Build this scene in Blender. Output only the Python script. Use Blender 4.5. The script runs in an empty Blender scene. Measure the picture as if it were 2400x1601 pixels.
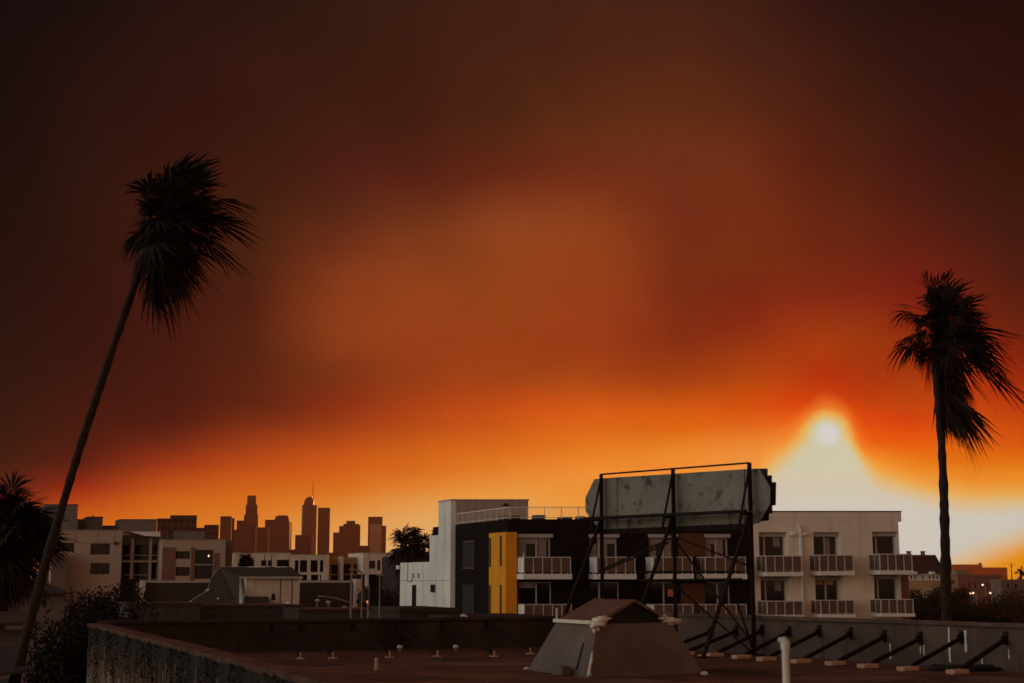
import bpy, math, random
from mathutils import Vector, Matrix, noise
R = math.radians
scene = bpy.context.scene
COL = scene.collection

# ------------------------------------------------------------------ camera
EYE, F, PITCH = 7.5, 2400 * 50 / 36, math.atan(554.5 / (2400 * 50 / 36))
cam_data = bpy.data.cameras.new('camera')
cam_data.lens, cam_data.sensor_width = 50, 36
cam_data.clip_start, cam_data.clip_end = 0.1, 30000
cam_data.dof.use_dof = True
cam_data.dof.focus_distance = 105
cam_data.dof.aperture_fstop = 1.6
cam = bpy.data.objects.new('camera', cam_data)
COL.objects.link(cam)
cam.location = (0, 0, EYE)
cam.rotation_euler = (R(90) + PITCH, 0, 0)
scene.camera = cam

# a survey helper: a sight line through the 2400 x 1601 view meets a plane of the place
_fw, _up = Vector((0, math.cos(PITCH), math.sin(PITCH))), Vector((0, -math.sin(PITCH), math.cos(PITCH)))
EYEV = Vector((0, 0, EYE))
def ray(px, py):
    return _fw + Vector(((px - 1200) / F, 0, 0)) + _up * ((800.5 - py) / F)
def P(px, py, Y):
    d = ray(px, py); return EYEV + d * (Y / d.y)
def G(px, py, z):
    d = ray(px, py); return EYEV + d * ((z - EYE) / d.z)
def PL(px, py, o, n):
    d = ray(px, py); return EYEV + d * ((o - EYEV).dot(n) / d.dot(n))

def lin(c):
    return tuple(((v / 255) / 12.92 if v / 255 <= .04045 else ((v / 255 + .055) / 1.055) ** 2.4) for v in c)

# ------------------------------------------------------------------ world: smoke-filled dusk sky
def dir_angles(px, py):
    d = ray(px, py).normalized()
    return math.atan2(d.x, d.y), math.asin(d.z)
SUN_AZ, SUN_EL = dir_angles(1940, 1018)
COLS = [0,200,400,600,800,1000,1200,1400,1600,1750,1850,1940,2030,2130,2260,2400]
SKY = {
    0: [(8,7,9),(19,11,10),(31,15,13),(37,20,14),(43,23,15),(52,26,17),(57,27,19),(63,31,20),(60,29,19),(53,26,18),(44,23,17),(34,15,15),(20,15,14),(16,9,11),(12,6,10),(8,5,8)],
    150: [(10,6,9),(26,12,11),(37,15,13),(46,21,14),(51,24,15),(57,26,17),(62,29,17),(71,33,19),(73,34,20),(66,30,19),(57,25,18),(48,21,17),(36,18,14),(21,11,14),(16,8,11),(10,6,9)],
    300: [(12,6,8),(32,13,10),(42,15,11),(48,21,14),(59,25,17),(63,26,16),(74,34,18),(91,42,20),(86,39,18),(81,35,18),(71,30,17),(62,24,16),(48,22,14),(34,16,14),(21,10,13),(13,6,8)],
    420: [(13,7,7),(36,15,10),(48,16,11),(56,25,14),(71,26,19),(84,33,20),(101,40,21),(105,41,21),(97,39,20),(97,39,19),(88,33,17),(73,25,16),(62,24,14),(49,13,14),(29,11,13),(18,8,8)],
    520: [(14,8,7),(39,15,9),(51,17,11),(59,27,14),(86,37,21),(113,51,23),(132,61,28),(128,56,23),(101,37,20),(100,37,18),(98,35,16),(86,29,15),(76,26,14),(61,17,14),(40,13,14),(27,11,11)],
    620: [(15,6,6),(39,15,9),(51,18,11),(62,27,14),(115,48,22),(129,58,24),(139,63,24),(137,58,22),(107,39,18),(103,37,15),(102,34,15),(94,28,14),(89,24,14),(80,16,14),(62,13,13),(39,11,13)],
    720: [(15,6,6),(38,10,9),(55,15,11),(66,24,14),(131,56,22),(137,59,22),(140,61,21),(141,55,21),(113,37,17),(112,28,15),(122,34,15),(116,31,14),(114,27,14),(102,18,11),(82,15,10),(57,12,10)],
    820: [(17,7,6),(37,8,9),(57,16,12),(76,30,15),(132,55,21),(140,56,20),(142,56,18),(141,52,17),(130,42,14),(143,46,12),(155,49,10),(157,50,6),(138,45,8),(125,34,6),(119,22,7),(91,16,7)],
    900: [(20,7,5),(41,9,8),(59,14,12),(83,29,15),(122,46,18),(147,57,18),(156,62,17),(162,66,15),(166,63,9),(179,67,6),(183,58,5),(179,41,4),(162,42,4),(152,46,4),(159,41,4),(133,23,4)],
    960: [(22,6,6),(50,9,9),(61,13,10),(91,29,13),(137,45,16),(172,64,16),(192,74,14),(201,85,14),(206,88,9),(212,81,6),(216,70,4),(221,67,2),(194,56,2),(182,59,4),(188,58,4),(164,41,4)],
    1010: [(26,6,5),(57,9,8),(75,16,10),(128,43,14),(162,61,17),(189,78,17),(204,92,19),(212,102,20),(216,104,12),(224,112,29),(231,112,29),(234,102,5),(224,73,2),(214,61,2),(204,81,4),(191,64,3)],
    1060: [(29,7,4),(66,10,8),(121,36,14),(170,63,16),(196,81,17),(211,101,21),(219,113,25),(225,124,32),(229,136,43),(231,143,57),(234,145,57),(234,133,32),(231,109,4),(229,99,3),(214,97,4),(209,86,3)],
    1110: [(34,8,4),(96,14,7),(173,60,14),(202,83,16),(215,99,21),(222,118,33),(231,138,47),(235,145,52),(234,145,49),(231,154,69),(234,168,85),(234,168,73),(231,157,52),(226,136,23),(221,121,8),(224,127,14)],
    1160: [(60,10,4),(161,43,10),(211,93,18),(218,108,23),(225,125,37),(232,151,65),(235,162,72),(236,151,53),(232,159,61),(231,162,76),(231,174,96),(231,174,91),(229,174,85),(226,162,62),(224,151,44),(226,151,44)],
    1210: [(124,22,4),(208,87,15),(224,118,27),(228,127,37),(234,153,69),(233,174,99),(232,173,93),(236,160,63),(232,164,74),(231,168,85),(231,177,102),(231,177,102),(229,177,96),(226,174,85),(224,166,68),(224,157,50)],
    1270: [(189,64,8),(225,114,22),(229,128,32),(231,144,57),(234,169,96),(233,180,113),(232,182,108),(236,167,72),(230,176,98),(229,174,96),(229,177,102),(229,177,102),(229,177,96),(226,174,79),(224,166,50),(224,151,14)],
    1350: [(219,95,12),(230,126,27),(231,139,48),(233,162,85),(234,176,110),(233,185,122),(232,184,115),(236,169,77),(224,188,132),(226,177,102),(229,177,102),(229,177,102),(226,174,91),(224,168,62),(224,157,30),(224,139,2)],
}
SKY_GAIN = 1.0
world = bpy.data.worlds.new('World')
scene.world = world
world.use_nodes = True
nt = world.node_tree
nt.nodes.clear()
class N:
    """small node-graph helper"""
    def __init__(s, tree): s.t = tree
    def new(s, kind, **kw):
        n = s.t.nodes.new(kind)
        for k, v in kw.items(): setattr(n, k, v)
        return n
    def put(s, sock, v):
        if isinstance(v, bpy.types.NodeSocket): s.t.links.new(v, sock)
        else: sock.default_value = v
    def m(s, op, a, b=0.0, c=None):
        n = s.new('ShaderNodeMath', operation=op)
        s.put(n.inputs[0], a); s.put(n.inputs[1], b)
        if c is not None: s.put(n.inputs[2], c)
        return n.outputs[0]
    def v(s, op, a, b=None, scale=None):
        n = s.new('ShaderNodeVectorMath', operation=op)
        s.put(n.inputs[0], a)
        if b is not None: s.put(n.inputs[1], b)
        if scale is not None: s.put(n.inputs['Scale'], scale)
        return n.outputs['Value'] if op in ('DOT_PRODUCT', 'LENGTH') else n.outputs[0]
    def rng(s, val, a, b, c, d, kind='SMOOTHSTEP'):
        n = s.new('ShaderNodeMapRange', interpolation_type=kind)
        s.put(n.inputs['Value'], val)
        for k, x in zip(('From Min', 'From Max', 'To Min', 'To Max'), (a, b, c, d)): n.inputs[k].default_value = x
        return n.outputs[0]
    def mix(s, f, a, b, blend='MIX'):
        n = s.new('ShaderNodeMix', data_type='RGBA', blend_type=blend)
        s.put(n.inputs['Factor'], f); s.put(n.inputs[6], a); s.put(n.inputs[7], b)
        return n.outputs[2]
    def noise(s, vec, scale, detail=3, rough=.5, color=False, dist=0.0):
        n = s.new('ShaderNodeTexNoise')
        if vec is not None: s.put(n.inputs['Vector'], vec)
        n.inputs['Scale'].default_value = scale; n.inputs['Detail'].default_value = detail
        n.inputs['Roughness'].default_value = rough; n.inputs['Distortion'].default_value = dist
        return n.outputs['Color' if color else 'Fac']

def build_world():
    w = N(nt)
    D = w.new('ShaderNodeTexCoord').outputs['Generated']
    sep = w.new('ShaderNodeSeparateXYZ'); w.put(sep.inputs[0], D)
    X, Y, Z = sep.outputs
    az = w.m('MULTIPLY', w.m('ARCTAN2', X, Y), 180 / math.pi)
    el = w.m('MULTIPLY', w.m('ARCSINE', Z), 180 / math.pi)
    # drifting smoke bends the layers
    st = w.v('ADD', w.v('MULTIPLY', D, (1.15, 1.0, .95)), w.v('SCALE', (.35, 0.0, 0.0), scale=Z))
    n1 = w.noise(st, 9.0, 5, .55, color=True)
    s1 = w.new('ShaderNodeSeparateXYZ'); w.put(s1.inputs[0], n1)
    amp = w.rng(el, 2, 15, .06, 1.0)
    azw = w.m('ADD', az, w.m('MULTIPLY', w.m('SUBTRACT', s1.outputs[0], .5), w.m('MULTIPLY', amp, 2.6)))
    elw = w.m('ADD', el, w.m('MULTIPLY', w.m('SUBTRACT', s1.outputs[1], .5), w.m('MULTIPLY', amp, 1.8)))
    t = w.rng(elw, -3, 37, 0, 1, 'LINEAR')
    front, last = None, None
    for ci, px in enumerate(COLS):
        a0 = math.degrees(dir_angles(px, 1000)[0])
        rp = w.new('ShaderNodeValToRGB'); cr = rp.color_ramp; cr.interpolation = 'CARDINAL'
        stops = sorted((((math.degrees(dir_angles(1200, py)[1]) + 3) / 40), lin(row[ci])) for py, row in SKY.items())
        while len(cr.elements) < len(stops) + 1: cr.elements.new(.99)
        for e, (pos, c) in zip(cr.elements, stops): e.position = pos; e.color = (*c, 1)
        e = cr.elements[len(stops)]; e.position = 1; e.color = (*[v * .8 for v in lin((44, 21, 16))], 1)
        w.put(rp.inputs[0], t)
        front = rp.outputs[0] if front is None else w.mix(w.rng(azw, last, a0, 0, 1, 'LINEAR'), front, rp.outputs[0])
        last = a0
    # smoke density variation
    n2 = w.noise(w.v('ADD', st, (3.1, .4, 1.7)), 7.5, 7, .58, dist=.6)
    amp2 = w.rng(el, 1.5, 9, .06, .85)
    front = w.v('SCALE', front, scale=w.m('ADD', 1.0, w.m('MULTIPLY', w.m('SUBTRACT', n2, .5), amp2)))
    # the pale opening under the smoke, and the sun at its tip
    def edge(pts):   # elevation of an edge of the opening along the azimuth, in degrees
        rp = w.new('ShaderNodeValToRGB'); cr = rp.color_ramp; cr.interpolation = 'LINEAR'
        q = [((math.degrees(dir_angles(px, py)[0]) + 25) / 75, (math.degrees(dir_angles(px, py)[1]) + 10) / 30) for px, py in pts]
        while len(cr.elements) < len(q): cr.elements.new(.99)
        for e, (pos, v) in zip(cr.elements, q): e.position = pos; e.color = (v, v, v, 1)
        w.put(rp.inputs[0], w.rng(azs, -25, 50, 0, 1, 'LINEAR'))
        return w.m('SUBTRACT', w.m('MULTIPLY', rp.outputs[0], 30.0), 10.0)
    n3 = w.noise(w.v('ADD', st, (.7, 2.2, 5.1)), 22.0, 4, .5, color=True)
    s3 = w.new('ShaderNodeSeparateXYZ'); w.put(s3.inputs[0], n3)
    azs = w.m('ADD', az, w.m('MULTIPLY', w.m('SUBTRACT', s3.outputs[0], .5), .85))
    els = w.m('ADD', el, w.m('MULTIPLY', w.m('SUBTRACT', s3.outputs[1], .5), .6))
    top = edge([(1500, 1500), (1640, 1410), (1700, 1290), (1740, 1190), (1765, 1130), (1788, 1102), (1815, 1080), (1840, 1060), (1862, 1036), (1880, 1013), (1897, 994), (1918, 980), (1940, 975), (1962, 980), (1982, 994), (1998, 1015), (2009, 1043), (2022, 1074), (2042, 1096), (2080, 1113), (2140, 1130), (2210, 1145), (2300, 1152), (2420, 1157), (2700, 1190), (3000, 1290)])
    low = edge([(1900, 1430), (2100, 1400), (2200, 1352), (2290, 1312), (2400, 1272), (2600, 1230), (3000, 1230)])
    sd = Vector((math.sin(SUN_AZ) * math.cos(SUN_EL), math.cos(SUN_AZ) * math.cos(SUN_EL), math.sin(SUN_EL)))
    ca = w.m('MULTIPLY', w.m('ARCCOSINE', w.v('DOT_PRODUCT', D, tuple(sd))), 180 / math.pi)
    caw = w.m('ADD', ca, w.m('MULTIPLY', w.m('SUBTRACT', s3.outputs[2], .5), .5))
    gap = w.m('SUBTRACT', top, els)
    under = w.rng(w.m('SUBTRACT', els, low), -.6, 1.0, 0, 1)
    union = lambda a, b: w.m('SUBTRACT', 1.0, w.m('MULTIPLY', w.m('SUBTRACT', 1.0, a), w.m('SUBTRACT', 1.0, b)))
    halo = w.m('MULTIPLY', union(w.rng(gap, -1.3, .4, 0, .6), w.rng(caw, .6, 1.6, .3, 0)), under)
    gold = w.m('MULTIPLY', union(w.rng(gap, -.50, .45, 0, 1), w.rng(caw, .55, 1.15, 1, 0)), under)
    op = w.m('MULTIPLY', union(w.rng(gap, -.05, 1.05, 0, 1), w.rng(caw, .30, .85, 1, 0)), under)
    front = w.mix(halo, front, (.90, .34, .04, 1))
    front = w.mix(gold, front, (.74, .50, .12, 1))
    pale = w.mix(w.rng(el, 1.8, 5.0, 0, 1), (.53, .645, .575, 1), (.54, .64, .45, 1))
    front = w.mix(op, front, pale)
    front = w.v('ADD', front, w.v('SCALE', (.07, .05, .20), scale=w.rng(ca, .2, .6, 1, 0)))
    # beyond the plume: clear dusk sky on the left, a thin warm veil behind
    nish = w.new('ShaderNodeTexSky', sky_type='NISHITA')
    nish.sun_disc = False
    nish.sun_elevation, nish.sun_rotation = SUN_EL, SUN_AZ
    nish.air_density, nish.dust_density, nish.altitude = 1.0, 1.0, 50
    clear = w.v('SCALE', nish.outputs[0], scale=.85)
    dl = w.m('DIVIDE', w.m('SUBTRACT', 180.0, w.m('ABSOLUTE', w.m('SUBTRACT', w.m('ABSOLUTE', w.m('ADD', az, 90.0)), 180.0))), 34.0)
    lw = w.m('EXPONENT', w.m('MULTIPLY', w.m('MULTIPLY', dl, dl), -1.0))
    lowsky = w.rng(el, 12, 62, 1.0, 0.0)
    rest = w.v('ADD', w.v('SCALE', clear, scale=w.m('MULTIPLY', lw, lowsky)),
               w.v('SCALE', (.42, .225, .138), scale=w.m('ADD', w.m('MULTIPLY', lowsky, .9), .10)))
    side = w.rng(w.m('ABSOLUTE', az), 26, 72, 0, 1)
    colr = w.mix(side, front, rest)
    bg = w.new('ShaderNodeBackground'); w.put(bg.inputs[0], colr); bg.inputs[1].default_value = 1.0
    out = w.new('ShaderNodeOutputWorld'); w.t.links.new(bg.outputs[0], out.inputs[0])
build_world()

sun_data = bpy.data.lights.new('sun', 'SUN')
sun_data.energy, sun_data.angle, sun_data.color = .60, R(2.0), (1.0, .19, .035)
sun = bpy.data.objects.new('sun', sun_data)
COL.objects.link(sun)
sun.rotation_euler = Vector((math.sin(SUN_AZ) * math.cos(SUN_EL), math.cos(SUN_AZ) * math.cos(SUN_EL), math.sin(SUN_EL))).to_track_quat('Z', 'Y').to_euler()

scene.view_settings.view_transform = 'Standard'
scene.view_settings.look = 'None'
scene.view_settings.exposure, scene.view_settings.gamma = 0, 1
scene.render.engine = 'CYCLES'
scene.cycles.use_denoising = True
scene.cycles.max_bounces = 6
scene.cycles.volume_bounces = 0

# ------------------------------------------------------------------ materials
def mat(name, col, rough=.85, var=.18, scale=1.5, bump=.0, bscale=20, spec=.12, metal=0.0, stain=None, sscale=.6, streak=False):
    m = bpy.data.materials.new(name); m.use_nodes = True
    w = N(m.node_tree); b = m.node_tree.nodes['Principled BSDF']
    tc = w.new('ShaderNodeTexCoord').outputs['Object']
    n = w.noise(tc, scale, 5, .6)
    c0 = (*[max(0, v * (1 - var)) for v in col], 1); c1 = (*[min(1, v * (1 + var)) for v in col], 1)
    c = w.mix(w.rng(n, .3, .7, 0, 1), c0, c1)
    if stain:
        v = w.v('MULTIPLY', tc, (6, 6, .7)) if streak else tc
        f = w.rng(w.noise(v, sscale, 6, .65), .5, .68, 0, .85)
        c = w.mix(f, c, (*stain, 1))
    w.put(b.inputs['Base Color'], c)
    b.inputs['Roughness'].default_value = rough
    b.inputs['Specular IOR Level'].default_value = spec
    b.inputs['Metallic'].default_value = metal
    if bump:
        bn = w.new('ShaderNodeBump'); bn.inputs['Strength'].default_value = bump; bn.inputs['Distance'].default_value = .03
        w.put(bn.inputs['Height'], w.noise(tc, bscale, 5, .6)); w.put(b.inputs['Normal'], bn.outputs[0])
    return m
M = dict(
    ground=mat('ground_soil', (.07, .055, .045), .95, .3, .05),
    deck=mat('roof_deck', (.135, .062, .039), .95, .3, .5, .5, 30, stain=(.08, .039, .026), sscale=.22),
    stucco=mat('grey_stucco', (.105, .070, .055), .95, .2, .8, .5, 40, stain=(.07, .046, .036), sscale=.5, streak=True),
    oldwall=mat('peeling_plaster', (.15, .105, .08), .95, .4, 2.2, .6, 12, stain=(.04, .03, .025), sscale=1.3, streak=True),
    backwall=mat('grimy_dark_stucco', (.052, .038, .031), .95, .35, .9, .5, 30, stain=(.032, .023, .019), sscale=.6),
    vinewall=mat('blackened_plaster', (.030, .021, .017), .95, .4, 3, .6, 14),
    coping=mat('terracotta_coping', (.085, .045, .031), .92, .4, 2.5, .4, 18),
    white=mat('white_render', (.73, .71, .66), .85, .09, .35, .2, 50, stain=(.55, .50, .44), sscale=.16, streak=True),
    warmwhite=mat('cream_render', (.78, .70, .61), .88, .09, .25, .25, 50, stain=(.62, .52, .43), sscale=.14, streak=True),
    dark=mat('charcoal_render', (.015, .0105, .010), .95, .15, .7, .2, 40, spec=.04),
    yellow=mat('yellow_panel', (.80, .30, .016), .75, .10, .5, .1, 30, stain=(.64, .23, .014), sscale=.2, streak=True),
    orange=mat('terracotta_panel', (.115, .048, .024), .7, .1, .6),
    trim=mat('white_trim', (.76, .74, .69), .6, .05, 2),
    frame=mat('pale_window_frame', (.42, .39, .37), .5, .06, 2, metal=.0),
    darkframe=mat('dark_window_frame', (.05, .045, .045), .5, .1, 2),
    glass=mat('window_glass', (.008, .007, .007), .06, .3, .5, spec=.28),
    railtrim=mat('grey_white_rail', (.56, .50, .46), .6, .06, 2),
    screen=mat('dark_window_screen', (.035, .028, .026), .8, .1, 2),
    blind=mat('roller_blind', (.30, .27, .27), .9, .08, 3),
    curtain=mat('curtain_cloth', (.26, .21, .20), .95, .15, 4),
    lampcloth=mat('lamp_glow_cloth', (.55, .22, .08), .9, .2, 4),
    rail=mat('perforated_rail_panel', (.135, .085, .065), .6, .12, 2),
    steel=mat('rusty_steel', (.022, .013, .010), .85, .35, 6, .3, 30, spec=.06),
    sign=mat('weathered_sign_sheet', (.22, .212, .182), .75, .12, .9, .1, 8, stain=(.045, .03, .024), sscale=2.6),
    signdark=mat('sign_face_edge', (.05, .042, .038), .8, .2, 2),
    tarp=mat('skylight_sheathing', (.150, .112, .094), .9, .16, .7, .2, 12, stain=(.11, .08, .068), sscale=.5),
    tin=mat('brown_corrugated_sheet', (.17, .095, .07), .7, .2, 1.5),
    sealant=mat('white_sealant', (.72, .64, .52), .8, .12, 6, .5, 20),
    pvc=mat('white_pipe', (.70, .68, .62), .5, .08, 3),
    block=mat('wood_block', (.56, .34, .23), .9, .2, 3, .3, 20),
    beige=mat('beige_panel', (.42, .32, .26), .85, .06, .4),
    taupe=mat('taupe_panel', (.16, .115, .092), .85, .08, .5),
    brick=mat('red_brown_render', (.20, .10, .075), .9, .1, .4),
    greybox=mat('grey_cladding', (.20, .17, .155), .85, .08, .3),
    chalk=mat('chalky_render', (.66, .56, .47), .88, .08, .3, stain=(.48, .38, .30), sscale=.2, streak=True),
    penthouse=mat('ribbed_penthouse_cladding', (.40, .32, .27), .85, .06, .4),
    shingle=mat('dark_shingle', (.060, .045, .040), .95, .25, 3, .5, 8),
    barn=mat('tan_siding', (.56, .46, .37), .85, .1, .6, stain=(.64, .53, .39), sscale=.25),
    ochre=mat('ochre_render', (.40, .25, .09), .85, .08, .5),
    tower=mat('tower_cladding', (.10, .065, .055), .6, .12, .02),
    towerlight=mat('tower_painted_light', (.46, .36, .30), .6, .1, .02),
    towerglass=mat('tower_glass', (.10, .07, .06), .32, .1, .02, spec=.6),
    bark=mat('palm_bark', (.038, .026, .021), .95, .35, 8, .8, 10),
    frond=mat('palm_frond', (.017, .012, .008), .9, .4, 1.5),
    deadfrond=mat('dry_palm_frond', (.036, .022, .015), .85, .3, 1.5),
    leaf=mat('dark_leaf', (.017, .015, .010), .7, .45, .7),
    leaf2=mat('dusty_leaf', (.026, .020, .014), .8, .4, .7),
    wood=mat('utility_wood', (.25, .20, .165), .85, .2, 3),
    galv=mat('galvanised_pole', (.24, .20, .175), .5, .15, 3),
    roofred=mat('dark_tile_roof', (.050, .030, .026), .9, .2, 1),
    tanwall=mat('tan_wall', (.42, .30, .18), .85, .1, .5),
    black=mat('black_rubber', (.03, .026, .024), .9, .3, 4),
)
def tower_mat(name, col, rough, spec=.3):
    m = mat(name, col, rough, .12, .02, spec=spec); w = N(m.node_tree); b = m.node_tree.nodes['Principled BSDF']
    old = b.inputs['Base Color'].links[0].from_socket
    sp_ = w.new('ShaderNodeSeparateXYZ'); w.put(sp_.inputs[0], w.new('ShaderNodeTexCoord').outputs['Object'])
    fl = w.rng(w.m('FRACT', w.m('MULTIPLY', sp_.outputs[2], 1 / 7.6)), .35, .5, 0, 1); co = w.rng(w.m('FRACT', w.m('MULTIPLY', sp_.outputs[0], 1 / 6.5)), .3, .42, 0, 1)
    w.put(b.inputs['Base Color'], w.mix(w.m('MULTIPLY', fl, co), old, (*[v * .35 for v in col], 1)))
    return m
M['tower'] = tower_mat('tower_cladding', (.088, .042, .030), .8, .1)
M['towerlight'] = tower_mat('tower_painted_light', (.46, .30, .22), .8)  # pale tone stands in for light caught on tower faces and edges
M['towerglass'] = tower_mat('tower_glass', (.055, .034, .028), .35, .45)
def emit(name, col, s):
    m = bpy.data.materials.new(name); m.use_nodes = True
    b = m.node_tree.nodes['Principled BSDF']
    b.inputs['Base Color'].default_value = (*col, 1); b.inputs['Emission Color'].default_value = (*col, 1)
    b.inputs['Emission Strength'].default_value = s
    return m
M['lamp'] = emit('lit_lamp', (1.0, .72, .45), 1.1)
M['amber'] = emit('lit_amber_signal', (1.0, .30, .10), .45)

# ------------------------------------------------------------------ mesh helpers
class Fr:
    """street-grid frame: a runs along the front, b goes back, both in metres"""
    def __init__(s, o, ea=(1, 0), eb=(-.36, .933)):
        s.o = Vector((o[0], o[1], 0)); s.ea = Vector((*ea, 0)); s.eb = Vector((*eb, 0))
    def p(s, a, b, z): return s.o + s.ea * a + s.eb * b + Vector((0, 0, z))
class MB:
    def __init__(s): s.v, s.f = [], []
    def add(s, vs, fs):
        n = len(s.v); s.v += [Vector(v) for v in vs]; s.f += [tuple(i + n for i in f) for f in fs]; return s
    def quad(s, a, b, c, d): return s.add([a, b, c, d], [(0, 1, 2, 3)])
    def hexa(s, c): return s.add(c, [(0, 3, 2, 1), (4, 5, 6, 7), (0, 1, 5, 4), (1, 2, 6, 5), (2, 3, 7, 6), (3, 0, 4, 7)])
    def box(s, fr, a0, a1, b0, b1, z0, z1):
        return s.hexa([fr.p(a0, b0, z0), fr.p(a1, b0, z0), fr.p(a1, b1, z0), fr.p(a0, b1, z0),
                       fr.p(a0, b0, z1), fr.p(a1, b0, z1), fr.p(a1, b1, z1), fr.p(a0, b1, z1)])
    def prism(s, pts, off):
        n = len(pts); off = Vector(off)
        return s.add([Vector(p) for p in pts] + [Vector(p) + off for p in pts],
                     [tuple(range(n))[::-1], tuple(range(n, 2 * n))] + [(i, (i + 1) % n, n + (i + 1) % n, n + i) for i in range(n)])
    def tube(s, pts, rad, n=8, cap=True):
        pts = [Vector(p) for p in pts]; rs = rad if isinstance(rad, (list, tuple)) else [rad] * len(pts)
        base = len(s.v); prev = None
        for i, p in enumerate(pts):
            t = (pts[min(i + 1, len(pts) - 1)] - pts[max(i - 1, 0)]).normalized()
            if prev is None: u = t.orthogonal().normalized()
            else: u = (prev - t * prev.dot(t)).normalized()
            prev = u; w_ = t.cross(u)
            for k in range(n):
                a = 2 * math.pi * k / n; s.v.append(p + (u * math.cos(a) + w_ * math.sin(a)) * rs[i])
        for i in range(len(pts) - 1):
            for k in range(n):
                a, b = base + i * n + k, base + i * n + (k + 1) % n
                s.f.append((a, b, b + n, a + n))
        if cap:
            s.f.append(tuple(base + k for k in range(n))[::-1]); e = base + (len(pts) - 1) * n
            s.f.append(tuple(e + k for k in range(n)))
        return s
    def beam(s, a, b, w=.1, h=None):
        a, b = Vector(a), Vector(b); t = (b - a).normalized(); h = h or w
        u = t.cross(Vector((0, 0, 1)))
        u = Vector((1, 0, 0)) if u.length < 1e-3 else u.normalized()
        v = u.cross(t); u = u * w / 2; v = v * h / 2
        return s.hexa([a - u - v, a + u - v, a + u + v, a - u + v, b - u - v, b + u - v, b + u + v, b - u + v])
    def blob(s, c, r, seed=0, nu=10, nv=6, amp=.3):
        c = Vector(c); r = Vector(r) if not isinstance(r, (int, float)) else Vector((r, r, r)); base = len(s.v)
        for j in range(nv + 1):
            th = math.pi * j / nv
            for i in range(nu):
                ph = 2 * math.pi * i / nu
                d = Vector((math.sin(th) * math.cos(ph), math.sin(th) * math.sin(ph), math.cos(th)))
                k = 1 + amp * noise.noise(d * 1.7 + Vector((seed * 3.1, seed, 0)))
                s.v.append(c + Vector((d.x * r.x, d.y * r.y, d.z * r.z)) * k)
        for j in range(nv):
            for i in range(nu):
                a, b = base + j * nu + i, base + j * nu + (i + 1) % nu
                s.f.append((a, a + nu, b + nu, b))
        return s
    def build(s, name, m, parent=None, smooth=False, bevel=0):
        me = bpy.data.meshes.new(name)
        off = parent_loc(parent)
        me.from_pydata([tuple(v - off) for v in s.v], [], s.f); me.update()
        me.materials.append(M[m] if isinstance(m, str) else m)
        if smooth: me.polygons.foreach_set('use_smooth', [True] * len(me.polygons))
        o = bpy.data.objects.new(name, me); COL.objects.link(o); o.parent = parent
        if bevel:
            bm = o.modifiers.new('bevel', 'BEVEL'); bm.width = bevel; bm.segments = 1
        return o
def parent_loc(o):
    v = Vector((0, 0, 0))
    while o is not None: v = v + o.location; o = o.parent
    return v
def tag(o, label, cat, group=None):
    o['label'] = label; o['category'] = cat
    if group: o['group'] = group
    return o
def thing(name, label, cat, loc, group=None):
    o = bpy.data.objects.new(name, None); COL.objects.link(o); o.location = loc; o.empty_display_size = .2
    return tag(o, label, cat, group)
def struct(o): o['kind'] = 'structure'; return o
def stuff(o): o['kind'] = 'stuff'; return o

def wall_grid(mb, fr, a0, a1, z0, z1, holes, b=0, t=.25):
    """front wall with real openings: faces between the holes, and the reveals"""
    A = sorted({a0, a1, *[h[0] for h in holes], *[h[1] for h in holes]}); Zs = sorted({z0, z1, *[h[2] for h in holes], *[h[3] for h in holes]})
    for i in range(len(A) - 1):
        for j in range(len(Zs) - 1):
            ca, cz = (A[i] + A[i + 1]) / 2, (Zs[j] + Zs[j + 1]) / 2
            if any(h[0] < ca < h[1] and h[2] < cz < h[3] for h in holes): continue
            mb.quad(fr.p(A[i], b, Zs[j]), fr.p(A[i + 1], b, Zs[j]), fr.p(A[i + 1], b, Zs[j + 1]), fr.p(A[i], b, Zs[j + 1]))
    for h0, h1, y0, y1 in [h[:4] for h in holes]:
        for (p, q) in (((h0, y0), (h0, y1)), ((h0, y1), (h1, y1)), ((h1, y1), (h1, y0)), ((h1, y0), (h0, y0))):
            mb.quad(fr.p(p[0], b, p[1]), fr.p(q[0], b, q[1]), fr.p(q[0], b + t, q[1]), fr.p(p[0], b + t, p[1]))
def shell(mb, fr, a0, a1, z0, z1, d, holes=(), b=0, t=.25):
    wall_grid(mb, fr, a0, a1, z0, z1, list(holes), b, t)
    mb.quad(fr.p(a0, b, z0), fr.p(a0, b, z1), fr.p(a0, b + d, z1), fr.p(a0, b + d, z0))
    mb.quad(fr.p(a1, b, z0), fr.p(a1, b + d, z0), fr.p(a1, b + d, z1), fr.p(a1, b, z1))
    mb.quad(fr.p(a0, b + d, z0), fr.p(a0, b + d, z1), fr.p(a1, b + d, z1), fr.p(a1, b + d, z0))
    mb.quad(fr.p(a0, b, z1), fr.p(a1, b, z1), fr.p(a1, b + d, z1), fr.p(a0, b + d, z1))
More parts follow.
